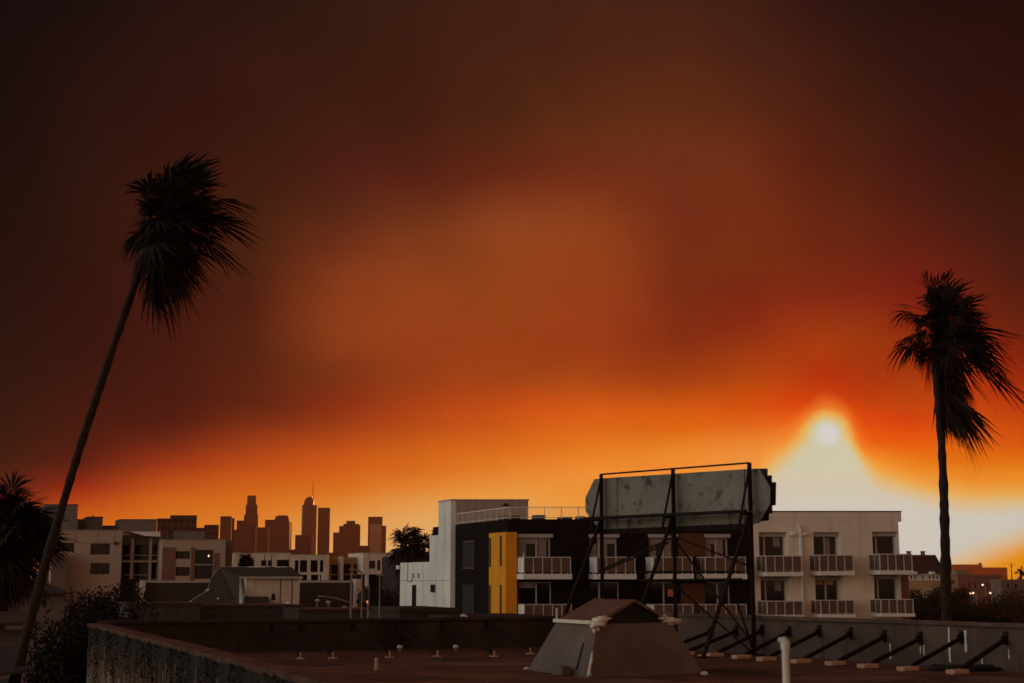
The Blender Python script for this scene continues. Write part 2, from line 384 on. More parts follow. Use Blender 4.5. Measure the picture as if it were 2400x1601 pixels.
def window(par, fr, a0, a1, z0, z1, b=.16, mull=(), fw=.06, fm='frame', rows=(), glass='glass'):
    """window part: frame, each pane a sub-part"""
    mb = MB()
    mb.box(fr, a0, a0 + fw, b, b + .07, z0, z1).box(fr, a1 - fw, a1, b, b + .07, z0, z1)
    mb.box(fr, a0 + fw, a1 - fw, b, b + .07, z0, z0 + fw).box(fr, a0 + fw, a1 - fw, b, b + .07, z1 - fw, z1)
    xs = [a0] + [a0 + (a1 - a0) * f for f in mull] + [a1]
    for x in xs[1:-1]: mb.box(fr, x - fw * .7, x + fw * .7, b - .01, b + .06, z0 + fw, z1 - fw)
    zs = [z0] + [z0 + (z1 - z0) * f for f in rows] + [z1]
    for z in zs[1:-1]: mb.box(fr, a0 + fw, a1 - fw, b + .004, b + .055, z - fw / 2, z + fw / 2)
    o = mb.build('window', fm, par)
    for i in range(len(xs) - 1):
        for j in range(len(zs) - 1):
            MB().box(fr, xs[i] + fw * .5, xs[i + 1] - fw * .5, b + .03, b + .045, zs[j] + fw * .4, zs[j + 1] - fw * .4).build('pane', glass, o)
    return o
def rc(px0, py0, px1, py1, Y):
    """survey rectangle on the front plane y = Y -> x0, x1, z0, z1"""
    cx, cy = (px0 + px1) / 2, (py0 + py1) / 2
    return P(px0, cy, Y).x, P(px1, cy, Y).x, P(cx, py1, Y).z, P(cx, py0, Y).z
def zz(py, Y, px=1200): return P(px, py, Y).z
def xx(px, py, Y): return P(px, py, Y).x

# ------------------------------------------------------------------ ground
struct(MB().add([(-4000, -400, 0), (4000, -400, 0), (4000, 7000, 0), (-4000, 7000, 0)], [(0, 1, 2, 3)]).build('ground', 'ground'))

# ------------------------------------------------------------------ foreground building with its flat roof
ZR = EYE - 2.2
Lc = Vector((-12.4, 42.5, 0)); Cc = Vector((3.68, 48.34, 0))
vr = Vector((.53, -.848, 0)); vl = Vector((.386, -.9225, 0)); vb = (Cc - Lc).normalized()
Rc = Cc + vr * 46; Fc = Lc + vl * 39
roof = thing('flat_roofed_building', 'low foreground building with brown flat roof and braced stucco parapets', 'building', ((Lc + Rc) / 2))
def inset(p, d):  # towards the middle of the roof
    return p
MB().prism([Vector((*p.xy, 0)) for p in (Lc, Fc, Rc, Cc)], (0, 0, ZR - .25)).build('wall', 'oldwall', roof)
MB().prism([Vector((*p.xy, ZR - .25)) for p in (Lc, Fc, Rc, Cc)], (0, 0, .25)).build('roof_deck', 'deck', roof)
def parapet(A, B, inward, h, t, m, cm, ch=.09, cw=.10):
    a, b = A + Vector((0, 0, ZR)), B + Vector((0, 0, ZR)); inn = inward * t
    w_ = MB().prism([a, b, b + inn, a + inn], (0, 0, h)).build('parapet_wall', m, roof)
    u = (B - A).normalized(); o1 = -inward * cw; o2 = inward * (t + cw)
    n = max(1, int((B - A).length / 1.8)); L = (B - A).length
    for i in range(n):
        s0, s1 = L * i / n + .006, L * (i + 1) / n - .006
        jig = Vector((0, 0, random.uniform(-.008, .008)))
        MB().prism([a + u * s0 + o1, a + u * s1 + o1, a + u * s1 + o2, a + u * s0 + o2], (0, 0, ch)).build('coping', cm, w_).location += Vector((0, 0, h + .003)) + jig
    return w_
random.seed(4)
nr = Vector((-vr.y, vr.x, 0)); nr = nr if nr.dot(Lc - Cc) > 0 else -nr
nb = Vector((-vb.y, vb.x, 0)); nb = nb if nb.dot(Rc - Cc) > 0 else -nb
nl = Vector((-vl.y, vl.x, 0)); nl = nl if nl.dot(Cc - Lc) > 0 else -nl
wall_r = parapet(Cc, Cc + vr * 30, nr, 1.03, .22, 'stucco', 'stucco')
wall_b = parapet(Lc + vb * .25, Cc - vb * .25, nb, .87, .22, 'backwall', 'backwall')
wall_l = parapet(Lc, Lc + vl * 36, nl, .80, .30, 'vinewall', 'coping', .10, .06)
# old paint runs on the right parapet
for px, y0, y1, wd in ((2223, 1470, 1552, .05), (2262, 1478, 1528, .07), (2086, 1508, 1545, .04), (2157, 1515, 1532, .03), (2165, 1512, 1536, .03), (2301, 1530, 1556, .03), (2364, 1522, 1545, .03)):
    o_ = Cc + nr * .224
    a = PL(px, y0, o_, nr); b = PL(px, y1, o_, nr); b.x, b.y = a.x, a.y
    random.seed(px)
    pts = []
    for k in range(6): pts.append(a.lerp(b, k / 5) + vr * wd * random.uniform(.25, .6))
    for k in range(5, -1, -1): pts.append(a.lerp(b, k / 5) - vr * wd * random.uniform(.25, .6))
    MB().prism(pts, nr * .004).build('paint_drip', 'pvc', wall_r)
# dark slots where the left wall's plaster fell: peeling strips
for i in range(150):
    random.seed(i + 60)
    s_ = .1 + 26 * (i / 150) ** .9 + random.uniform(-.2, .2); zt = ZR + .80 - random.uniform(.18, .9); ln = random.uniform(.15, .8)
    a = Lc + vl * s_ - nl * .004 + Vector((0, 0, zt)); wdt = random.uniform(.02, .09)
    pts = []
    for k in range(5): pts.append(a - Vector((0, 0, ln * k / 4)) + vl * wdt * random.uniform(.3, .8))
    for k in range(4, -1, -1): pts.append(a - Vector((0, 0, ln * k / 4)) - vl * wdt * random.uniform(.3, .8))
    MB().prism(pts, -nl * .012).build('plaster_flake', 'oldwall', wall_l)

# ------------------------------------------------------------------ vegetation helpers
def leafy(mb, c, r, n, size, seed, hang=0.0):
    rnd = random.Random(seed); c = Vector(c); r = Vector(r)
    for _ in range(n):
        d = Vector((rnd.gauss(0, 1), rnd.gauss(0, 1), rnd.gauss(0, 1))).normalized()
        lump = 1 + .38 * noise.noise(d * 2.3 + Vector((seed, seed * .7, 0))) + .18 * noise.noise(d * 6 + Vector((0, seed, 2)))
        k = (rnd.random() ** .45) * lump
        p = c + Vector((d.x * r.x, d.y * r.y, d.z * r.z)) * k
        u = Vector((rnd.gauss(0, 1), rnd.gauss(0, 1), rnd.gauss(0, 1))).normalized(); v = u.orthogonal().normalized()
        s_ = size * rnd.uniform(.5, 1.3)
        mb.quad(p - u * s_, p + v * s_ * .45, p + u * s_, p - v * s_ * .45)
def tree(name, label, base, h, r, n, size, seed, m='leaf', cat='tree', group=None, trunk=True, lobes=5):
    base = Vector(base); t = thing(name, label, cat, base, group); rnd = random.Random(seed)
    top = base + Vector((0, 0, h))
    cz = h - r[2]
    if trunk:
        mb = MB().tube([base, base + Vector((.05 * h, 0, cz * .5)), base + Vector((.0, 0, cz)), base + Vector((0, 0, cz + r[2] * .5))], [h * .035, h * .03, h * .025, h * .01], 7)
        for k in range(4):
            a = k * 1.7 + seed
            mb.tube([base + Vector((0, 0, cz * .8)), base + Vector((math.cos(a) * r[0] * .6, math.sin(a) * r[1] * .6, cz + r[2] * .3))], [h * .018, h * .006], 5)
        mb.build('trunk', 'bark', t)
    mb = MB()
    for k in range(lobes):
        a = k * 2.4 + seed
        o = Vector((math.cos(a) * r[0] * .5, math.sin(a) * r[1] * .5, rnd.uniform(-.4, .45) * r[2]))
        leafy(mb, base + Vector((0, 0, cz)) + o, Vector(r) * rnd.uniform(.5, .72), n // lobes, size, seed + k)
    mb.build('crown', m, t)
    return t
def frond_mesh(mb, base, d, pet, blade, wind, droop, rnd, m=18, spread=72, roll=None, wbend=.5, tipdroop=0.0):
    d = d.normalized(); up = Vector((0, 0, 1))
    side = d.cross(up); side = Vector((1, 0, 0)) if side.length < .05 else side.normalized()
    nrm = side.cross(d).normalized()
    rl = rnd.uniform(-.9, .9) if roll is None else roll
    side, nrm = side * math.cos(rl) + nrm * math.sin(rl), nrm * math.cos(rl) - side * math.sin(rl)
    tip = base + d * pet + Vector((0, 0, -droop * pet * .2)) + wind * pet * .12
    mb.tube([base, base.lerp(tip, .5) + Vector((0, 0, .02)), tip], [.028, .02, .014], 4, False)
    dphi = R(spread * 2 / (m - 1))
    for i in range(m):
        ph = -R(spread) + dphi * i
        ld = d * math.cos(ph) + side * math.sin(ph)
        L = blade * (1 - .28 * (abs(ph) / R(spread)) ** 2) * (rnd.uniform(.8, 1.1) if rnd.random() < .8 else rnd.uniform(.5, .8))
        wv = nrm * math.cos(ph) * .0 + (side * math.cos(ph) - d * math.sin(ph))
        pl = nrm * (.02 if i % 2 else -.02)
        prev = None
        for k, t in enumerate((.04, .38, .62, .82, 1.0)):
            wd = math.tan(dphi / 2) * L * t * 1.12 if t < .5 else math.tan(dphi / 2) * L * .75 * (1.03 - t) * 1.5
            fl = max(0, t - .3)
            p = tip + ld * L * t + pl + wind * (wbend * L * fl ** 1.4 * rnd.uniform(.8, 1.25)) + Vector((0, 0, -droop * L * t * t * .8 - tipdroop * L * fl ** 1.8 * rnd.uniform(.6, 1.3)))
            cur = (p - wv * wd, p + wv * wd)
            if prev: mb.quad(prev[0], prev[1], cur[1], cur[0])
            prev = cur
def fan_palm(name, label, trunk_pts, radii, crown_c, RAD, n, wind, seed, skirt=10, group=None, cat='palm', el_lo=-38, m=18, skirt_dir=None, crown_scale=(1, 1, 1), wbend=.5, outline=None, skirt_base=None):
    rnd = random.Random(seed); wind = Vector(wind); cc = Vector(crown_c)
    t = thing(name, label, cat, Vector((trunk_pts[0].x, trunk_pts[0].y, trunk_pts[0].z)), group)
    # trunk with leaf-scar rings
    pts, rs = [], []
    for i in range(len(trunk_pts) - 1):
        a, b = trunk_pts[i], trunk_pts[i + 1]; k = max(2, int((b - a).length / .22))
        for j in range(k):
            f = j / k; pts.append(a.lerp(b, f)); rs.append((radii[i] * (1 - f) + radii[i + 1] * f) * rnd.uniform(.87, 1.13))
    pts.append(trunk_pts[-1]); rs.append(radii[-1])
    MB().tube(pts, rs, 10).build('trunk', 'bark', t, smooth=True)
    axis = (trunk_pts[-1] - trunk_pts[-2]).normalized()
    cr = MB(); cr.tube([cc - axis * RAD * .45, cc - axis * RAD * .1, cc + axis * RAD * .2], [radii[-1] * 1.5, radii[-1] * 1.7, radii[-1] * .5], 8)
    crown = cr.build('crown', 'deadfrond', t)
    for i in range(n):
        u = (i + .5) / n
        el = R(86 + (el_lo - 86) * u ** .85 + rnd.uniform(-6, 6)); az = i * 2.39996 + rnd.uniform(-.2, .2)
        d = Vector((math.cos(el) * math.cos(az) * crown_scale[0], math.cos(el) * math.sin(az) * crown_scale[1], math.sin(el) * crown_scale[2]))
        if outline:   # reach of the crown as the wind has shaped it
            ck = i % 24; u = (ck + .5) / 24
            el = R(88 + (el_lo - 20 - 88) * u ** .85) + rnd.gauss(0, .16); az = ck * 2.39996 + rnd.gauss(0, .18)
            d = Vector((math.cos(el) * math.cos(az), math.cos(el) * math.sin(az), math.sin(el)))
            d = (d + wind * .10).normalized()
            ang = math.degrees(math.atan2(d.z, d.x)) % 360
            pl = math.hypot(d.x, d.z)
            oo = sorted(outline); oo = [(oo[-1][0] - 360, oo[-1][1])] + oo + [(oo[0][0] + 360, oo[0][1])]
            for (a0, l0), (a1, l1) in zip(oo, oo[1:]):
                if a0 <= ang <= a1: q = l0 + (l1 - l0) * (ang - a0) / max(1e-6, a1 - a0); break
            q *= (rnd.uniform(.7, 1.08) if rnd.random() < .75 else rnd.uniform(.4, .65)) * (1.08, .88, 1.0, 1.1, .82, 1.04, .95)[(ck * 5 + seed) % 7]
            mb = MB(); frond_mesh(mb, cc + axis * rnd.uniform(-.25, .2) * RAD, d, q * .44, q * .60, wind, rnd.uniform(.05, .3), rnd, m=m, spread=rnd.uniform(32, 58), wbend=wbend, tipdroop=rnd.uniform(.15, .7))
            mb.build('frond', 'frond', crown)
            continue
        ln = d.length; d = (d.normalized() + wind * rnd.uniform(.35, .65)).normalized()
        # the windward fronds fold over
        back = max(0, -d.dot(wind.normalized())) if wind.length > 0 else 0
        q = RAD * ln * (1 - .25 * back) * rnd.uniform(.85, 1.1)
        mb = MB(); frond_mesh(mb, cc + axis * rnd.uniform(-.4, .25) * RAD, d, q * .36, q * .68, wind, rnd.uniform(.2, .6), rnd, m=m, wbend=wbend)
        mb.build('frond', 'frond', crown)
    for i in range(skirt):
        az = i * 2.39996; el = R(rnd.uniform(-84, -48))
        d = Vector((math.cos(el) * math.cos(az), math.cos(el) * math.sin(az), math.sin(el)))
        if skirt_dir is not None: d = (d + Vector(skirt_dir) * rnd.uniform(.2, 1.4)).normalized()
        d = (d + wind * rnd.uniform(.0, .3)).normalized(); q = RAD * rnd.uniform(.55, 1.08)
        sb = (Vector(skirt_base) if skirt_base is not None else cc) - axis * RAD * (rnd.uniform(-.15, .35) if skirt_base is not None else rnd.uniform(.15, .6))
        mb = MB(); frond_mesh(mb, sb, d, q * .34, q * .62, wind, .15, rnd, m=m, spread=rnd.uniform(18, 46), wbend=wbend * .9, tipdroop=rnd.uniform(0, .6))
        mb.build('dry_frond', 'deadfrond', crown)
    return t

# ------------------------------------------------------------------ roof furniture: braces, billboard, skylight, pipes
# braces of the right parapet: strut, wall bracket and sleeper block
tops = [(1668, 1480), (1727, 1479), (1787, 1478), (1851, 1481), (1921, 1480), (1995, 1485), (2074, 1492), (2158, 1496), (2254, 1495), (2358, 1497)]
bases = [(1614, 1514), (1640, 1519), (1668, 1526), (1722, 1532), (1802, 1534), (1868, 1541), (1946, 1546), (2028, 1553), (2120, 1558), (2238, 1563)]
rank = ['behind the billboard legs', 'behind the billboard legs', 'at the billboard post', 'beside the white vent pipe', 'right of the white vent pipe', 'second to the right of the white pipe', 'third to the right of the white pipe', 'left of the paint drips', 'crossing the long paint drips', 'nearest the right picture edge']
for i, (tp, bp) in enumerate(zip(tops, bases)):
    o_ = Cc + nr * .224
    a = PL(tp[0], tp[1], o_, nr); foot = a.copy(); foot.z = ZR + .12; foot += nr * (1.75 + .09 * math.sin(i * 1.9)) + vr * (.02 + .07 * math.sin(i * 3.1))
    if i == 1: lab = 'dark steel parapet brace second from the back, behind billboard legs'
    elif i == 0: lab = 'rearmost dark steel parapet brace behind the billboard legs'
    else: lab = 'dark steel parapet brace ' + rank[i]
    t = thing('parapet_brace', lab, 'brace', Vector((foot.x, foot.y, ZR)), 'steel braces along the right parapet')
    MB().beam(a, foot, .075 + .012 * math.sin(i * 2.3), .09).build('strut', 'steel', t)
    MB().box(Fr(a, vr.xy, nr.xy), -.055, .055, -.01, .04, a.z - .15, a.z + .17).box(Fr(a, vr.xy, nr.xy), -.015, .015, .042, .16, a.z - .07, a.z + .07).build('wall_bracket', 'steel', t)
    MB().box(Fr(foot, vr.xy, nr.xy), -.13, .13, -.12, .42, ZR, ZR + .11).build('sleeper_block', 'block', t, bevel=.02)
# braces of the back parapet
for i, (bx, by) in enumerate([(704, 1536), (780, 1535), (913, 1533), (1025, 1531), (1158, 1531), (1243, 1525)]):
    foot = G(bx, by, ZR + .10); o_ = Lc + nb * .224
    dist = (foot - o_).dot(nb); a = foot - nb * dist + Vector((0, 0, .62))
    lab = ['leftmost dark brace of the back parapet with pale foot', 'dark back parapet brace just right of the leftmost one', 'dark back parapet brace near the thin masts', 'dark back parapet brace behind the short pipe stub', 'dark back parapet brace with pale foot below the yellow bay', 'dark back parapet brace beside the tent-like skylight'][i]
    t = thing('parapet_brace', lab, 'brace', Vector((foot.x, foot.y, ZR)), 'steel braces along the back parapet')
    MB().beam(a, foot, .08, .08).build('strut', 'steel', t)
    MB().box(Fr(a, vb.xy, nb.xy), -.06, .06, -.01, .04, a.z - .13, a.z + .13).build('wall_bracket', 'steel', t)
    MB().box(Fr(foot, vb.xy, nb.xy), -.11, .11, -.08, .08, ZR, ZR + .03).box(Fr(foot, vb.xy, nb.xy), -.025, .025, -.025, .025, ZR + .031, ZR + .17).build('foot_plate', 'block', t)

# billboard: seen from behind, three A-frames, sheet-metal back, stepped front face
Q0 = Vector((7.15, 41.9, 0)); qd = Vector((-.674, .738, 0)); qn = Vector((-.738, -.674, 0))  # right post foot, along, towards us
bill = thing('billboard', 'old rooftop billboard seen from behind on rusty steel frames', 'billboard', Vector((*Q0.xy, ZR)))
def bp(px, py, off=0.0):
    return PL(px, py, Q0 + qn * off, qn)
def post_at(px_t, py_t):
    a = bp(px_t, py_t); return a, Vector((a.x, a.y, ZR))
posts = []
for (px, py) in ((1409, 1112), (1577, 1097), (1756, 1085)):
    a, f = post_at(px, py); posts.append((a, f))
    MB().beam(a, f, .115, .115).build('post', 'steel', bill)
    MB().box(Fr(f, qd.xy, qn.xy), -.2, .2, -.2, .2, ZR + .002, ZR + .035).build('base_plate', 'steel', bill)
def on_post(i, py):  # point on the post at the height seen at py
    a = posts[i][0]; return Vector((a.x, a.y, PL((1409, 1577, 1756)[i], py, Q0, qn).z))
MB().beam(posts[0][0], posts[2][0], .05).build('top_rail', 'steel', bill)
nodes = []
for i, (ux, uy) in enumerate(((1391, 1222), (1545, 1216), (1735, 1203))):
    nd = on_post(i, (1216, 1208, 1200)[i]) + qn * .42
    nodes.append(nd)
    low = nd + Vector((0, 0, -.42)) + qn * .12
    MB().beam(posts[i][0] + Vector((0, 0, -.1)), nd, .05).build('strut', 'steel', bill)
    MB().beam(nd, low, .06).build('hanger', 'steel', bill)
    MB().beam(on_post(i, (1214, 1207, 1199)[i]) + Vector((0, 0, -.06)), nd + Vector((0, 0, -.06)), .07).build('bracket_arm', 'steel', bill)
    top = on_post(i, (1216, 1206, 1198)[i]); f = posts[i][1] + qn * 2.3
    MB().beam(top, f, .085, .085).build('raking_leg', 'steel', bill)
    MB().box(Fr(f, qd.xy, qn.xy), -.16, .16, -.16, .16, ZR + .002, ZR + .05).build('base_plate', 'steel', bill)
ext = (nodes[0] - nodes[2]).normalized()
MB().beam(nodes[0] + ext * .35, nodes[2] - ext * .15, .12, .10).build('catwalk_beam', 'steel', bill)
for k in range(3):
    MB().beam(nodes[0] + ext * .3 - qn * (.12 + .12 * k), nodes[2] - ext * .1 - qn * (.12 + .12 * k), .10, .03).build('catwalk_plank', 'wood', bill)
MB().beam(on_post(0, 1247), on_post(2, 1233), .10, .16).build('bottom_rail', 'steel', bill)
for (i, y0, j, y1) in ((1, 1340, 2, 1340), (1, 1360, 2, 1357)):
    MB().beam(on_post(i, y0) + qn * .5 + qd * (1.0 if 1 else 0), on_post(j, y1) + qn * .5, .055).build('tie_beam', 'steel', bill)
for (i, y0, j, y1, off) in ((1, 1255, 2, 1505, .12), (1, 1253, 2, 1325, .22), (1, 1362, 2, 1524, .2), (0, 1338, 1, 1262, .14), (0, 1345, 1, 1272, .24), (2, 1408, 2, 1530, .1)):
    if i == j: a = on_post(2, 1400) + qn * .8; b_ = posts[2][1] + Vector((0, 0, .05))
    else: a = on_post(i, y0) + qn * off; b_ = on_post(j, y1) + qn * off
    MB().beam(a, b_, .045).build('diagonal', 'steel', bill)
# panel sheets: the back is riveted from vertical sheets
outl_t = [(1372, 1166), (1393, 1123), (1757, 1099), (1779, 1098), (1805, 1142)]
outl_b = [(1372, 1198), (1388, 1222), (1412, 1244), (1761, 1229), (1779, 1226), (1806, 1178)]
def edge_z(pts, x):
    for (x0, y0), (x1, y1) in zip(pts, pts[1:]):
        if x0 <= x <= x1: return y0 + (y1 - y0) * (x - x0) / max(1e-6, x1 - x0)
    return pts[-1][1] if x > pts[-1][0] else pts[0][1]
cuts = [1372, 1393, 1412, 1447, 1506, 1565, 1580, 1640, 1700, 1745, 1779, 1805]
for k in range(len(cuts) - 1):
    x0, x1 = cuts[k], cuts[k + 1]
    xs_t = [x0] + [p[0] for p in outl_t if x0 < p[0] < x1] + [x1]; xs_b = [x0] + [p[0] for p in outl_b if x0 < p[0] < x1] + [x1]
    pts = [bp(x, edge_z(outl_t, x), -.16) for x in xs_t] + [bp(x, edge_z(outl_b, x), -.16) for x in reversed(xs_b)]
    sh = .012 * ((k * 7) % 3)
    MB().prism([p - qd * 0 + qn * sh for p in pts], -qn * .03).build('back_sheet', 'sign', bill)
step = [(1366, 1160), (1393, 1119), (1757, 1097), (1797, 1096), (1797, 1112), (1807, 1112), (1807, 1128), (1817, 1128), (1816, 1186), (1808, 1187), (1808, 1205), (1800, 1206), (1800, 1222), (1779, 1224), (1761, 1229), (1412, 1240), (1388, 1216), (1372, 1196)]
shift = 0
MB().prism([bp(x - (0 if x > 1700 else -22), y + (2 if y < 1170 else -2), -.62) for x, y in step], -qn * .05).build('front_face', 'signdark', bill)
for py_ in (1130, 1200):
    for i in range(3):
        a = on_post(i, py_); MB().beam(a - qn * .19, a - qn * .62, .06).build('spacer', 'steel', bill)

# tent-like roof skylight
b0, b1, b2 = G(1236, 1571, ZR), G(1379, 1589, ZR), G(1647, 1577, ZR); b3 = b0 + (b2 - b1)
sk = thing('roof_skylight', 'tent-like skylight box with sloped sides and small gable roof on the flat roof', 'skylight', (b0 + b2) / 2)
cen = (b0 + b2) / 2
HT = 1.16
def tp(p, k=.62): return Vector((cen.x + (p.x - cen.x) * k, cen.y + (p.y - cen.y) * k, ZR + HT))
T = [tp(p, .655) for p in (b0, b1, b2, b3)]; B = [b0, b1, b2, b3]
for i in range(4):
    j = (i + 1) % 4; e1, e2 = B[j] - B[i], T[i] - B[i]; nn = e1.cross(e2).normalized()
    MB().prism([B[i], B[j], T[j], T[i]], -nn * .04 if nn.dot(B[i] - cen) > 0 else nn * .04).build('side_panel', 'tarp', sk)
MB().prism([t_ + Vector((0, 0, -.05)) for t_ in T], (0, 0, .05)).build('cap_frame', 'tarp', sk)
# gable roof, ridge running back from the front side
r0 = T[1].lerp(T[2], .5) + Vector((0, 0, .52)); r1 = T[0].lerp(T[3], .5) + Vector((0, 0, .52))
nrib = 9
def slope(e0, e1, nm):
    for k in range(nrib):
        f0, f1 = k / nrib, (k + 1) / nrib
        a, b = e0.lerp(e1, f0), e0.lerp(e1, f1 - .012); c, d = r0.lerp(r1, f1 - .012), r0.lerp(r1, f0)
        mid0, mid1 = a.lerp(b, .5) + Vector((0, 0, .035)), d.lerp(c, .5) + Vector((0, 0, .035))
        MB().add([a, mid0, b, c, mid1, d, a - Vector((0, 0, .02)), b - Vector((0, 0, .02)), c - Vector((0, 0, .02)), d - Vector((0, 0, .02))],
                 [(0, 1, 4, 5), (1, 2, 3, 4), (6, 9, 8, 7), (0, 6, 7, 2, 1), (5, 4, 3, 8, 9)]).build('roof_sheet', 'tin', sk)
o_ = (T[0] - T[3]).normalized() * .1
slope(T[1] + o_ * .6 + Vector((0, 0, .02)), T[0] + o_ * .6 + Vector((0, 0, .02)), 'l')
slope(T[2] - o_ * .6 + Vector((0, 0, .02)), T[3] - o_ * .6 + Vector((0, 0, .02)), 'r')
fdir = (T[1] - T[0]).normalized()
MB().prism([T[1] - fdir * .10, T[2] - fdir * .10, r0 - fdir * .10], -fdir * .02).build('gable_vent', 'black', sk)
MB().beam(T[1] + Vector((0, 0, .02)), r0, .05, .06).build('barge_board', 'tin', sk); MB().beam(T[2] + Vector((0, 0, .02)), r0, .05, .06).build('barge_board', 'tin', sk)
mb = MB().beam(T[0] + o_ * .75 + Vector((0, 0, .03)), T[1] + o_ * .75 + Vector((0, 0, .03)), .06, .08); mb.build('eave_trim', 'sealant', sk)
MB().beam(T[0] + Vector((0, 0, .0)), T[0] + Vector((0, 0, .32)), .05, .05).build('corner_peg', 'sealant', sk)
for nm, c, r_, sd in (('sealant', T[1] + Vector((.0, -.02, .0)), (.20, .14, .10), 1), ('sealant', T[1] + Vector((.12, .02, .10)), (.16, .1, .07), 2), ('sealant', T[1] + Vector((-.04, -.04, -.14)), (.07, .06, .12), 3), ('sealant', T[2] + Vector((-.05, -.02, .02)), (.2, .14, .08), 4), ('sealant', T[2] + Vector((-.2, -.08, .10)), (.12, .09, .06), 5), ('sealant', T[2] + Vector((.14, .0, .02)), (.09, .08, .05), 6)):
    MB().blob(c, r_, sd, 14, 9, amp=1.1).build(nm, 'sealant', sk, smooth=True)
pts = [B[1].lerp(T[1], f) + Vector((random.Random(int(f * 90)).uniform(-.015, .015), -.015, 0)) for f in (.03, .1, .2, .3, .4, .5)]
MB().tube(pts, [.06, .035, .03, .035, .025, .008], 6).build('corner_seam', 'sealant', sk, smooth=True)
MB().beam(B[1].lerp(B[0], .2).lerp(T[1].lerp(T[0], .2), .12), B[1].lerp(B[0], .2).lerp(T[1].lerp(T[0], .2), .62), .035, .06).build('seam_batten', 'black', sk)
MB().box(Fr(B[1].lerp(B[0], .36) + Vector((-.10, -.2, 0)), (.45, -.89), (.89, .45)), -.25, .25, -.12, .12, ZR, ZR + .22).build('service_box', 'tarp', sk, bevel=.02)

for k, (px, py, rx, ry) in enumerate(((1150, 1556, 1.5, .35), (1060, 1545, .9, .3), (640, 1575, 1.1, .7), (1700, 1575, 1.2, .4), (2000, 1588, 1.6, .5), (760, 1560, .5, .3), (1480, 1597, .8, .4), (950, 1590, .9, .5), (2330, 1592, 1.0, .5))):
    g = G(px, py, ZR); rnd_ = random.Random(k)
    MB().prism([Vector((g.x + rx * math.cos(a) * rnd_.uniform(.7, 1.1), g.y + ry * 2.2 * math.sin(a) * rnd_.uniform(.7, 1.1), ZR + .0005)) for a in [j * math.pi / 8 for j in range(16)]], (0, 0, .004)).build('tar_patch', 'roofred' if k % 2 else 'tin', roof)
for k in range(34):   # lap seams of the roofing felt
    a = Lc + vl * (1.1 * k + .5); L_ = (Cc + vr * (1.1 * k + .5)) - a
    MB().beam(a + L_ * .03 + Vector((0, 0, ZR + .004)), a + L_ * .97 + Vector((0, 0, ZR + .004)), .05, .008).build('lap_seam', 'deck', roof)
mb = MB(); rnd_ = random.Random(77)
for k in range(900):
    f = rnd_.random(); a = Lc + vl * rnd_.uniform(.4, 24); b_ = Cc + vr * rnd_.uniform(.4, 24); g = a.lerp(b_, .04 + .92 * f); r_ = rnd_.uniform(.01, .035)
    p = [Vector((g.x + r_ * math.cos(q_ * 2.1 + k), g.y + r_ * math.sin(q_ * 2.1 + k), ZR + .001)) for q_ in range(3)]
    mb.add(p + [Vector((g.x, g.y, ZR + r_ * .9))], [(0, 1, 3), (1, 2, 3), (2, 0, 3)])
stuff(mb.build('grit', 'tin', roof))
# pipes, stubs and small litter on the roof
def pipe(name, label, px, py, Y, r_, h, mname='pvc', cap=True, cat='pipe', group=None):
    top = P(px, py, Y); base = Vector((top.x, top.y, ZR))
    t = thing(name, label, cat, base, group)
    MB().tube([base, Vector((top.x, top.y, top.z - .03))], r_, 12).build('pipe', mname, t, smooth=False)
    if cap: MB().tube([Vector((top.x, top.y, top.z - .10)), Vector((top.x, top.y, top.z - .04)), Vector((top.x, top.y, top.z))], [r_ * 1.25, r_ * 1.3, r_ * 1.0], 12).build('cap', mname, t)
    MB().tube([base, base + Vector((0, 0, .05))], [r_ * 2.0, r_ * 1.2], 12).build('flashing', 'galv', t)
    return t
vp = pipe('vent_pipe', 'tall white vent pipe with bent cap standing on the near roof', 1840, 1500, 15.0, .036, 1)
a = P(1840, 1500, 15.0); MB().tube([a + Vector((.0, 0, -.05)), a + Vector((-.02, 0, .0)), a + Vector((-.07, 0, .005))], [.042, .04, .02], 8).build('elbow', 'pvc', vp)
stub = G(882, 1576, ZR)
t = thing('pipe_stub', 'short pinkish pipe stub standing alone on the brown roof', 'pipe', stub)
MB().tube([stub, stub + Vector((0, 0, .34))], .045, 10).build('pipe', 'block', t); MB().tube([stub, stub + Vector((0, 0, .05))], [.1, .05], 10).build('flashing', 'deck', t)
for px, py, lab in ((937, 1527, 'small white capped vent on roof beside the thin masts'), (1068, 1526, 'small white capped vent on roof below the yellow bay')):
    g = G(px, py, ZR); t = thing('roof_stub_vent', lab, 'vent', g, 'small white vents near the back parapet')
    MB().tube([g, g + Vector((0, 0, .10))], .05, 10).build('pipe', 'galv', t); MB().tube([g + Vector((0, 0, .10)), g + Vector((0, 0, .16)), g + Vector((0, 0, .19))], [.085, .085, .04], 10).build('cap', 'pvc', t)
for k, (px, py, lab) in enumerate(((1651, 1582, 'crumpled white scrap on roof right of the skylight'), (1234, 1571, 'tiny white scrap on roof at the skylight left corner'), (1641, 1542, 'reddish rubble lump at the foot of billboard leg'))):
    g = G(px, py, ZR); tag(MB().blob(g + Vector((0, 0, .04)), (.08, .06, .045), k + 9, amp=.8).build('scrap' if k < 2 else 'rubble', 'pvc' if k < 2 else 'block'), lab, 'scrap' if k < 2 else 'rubble')
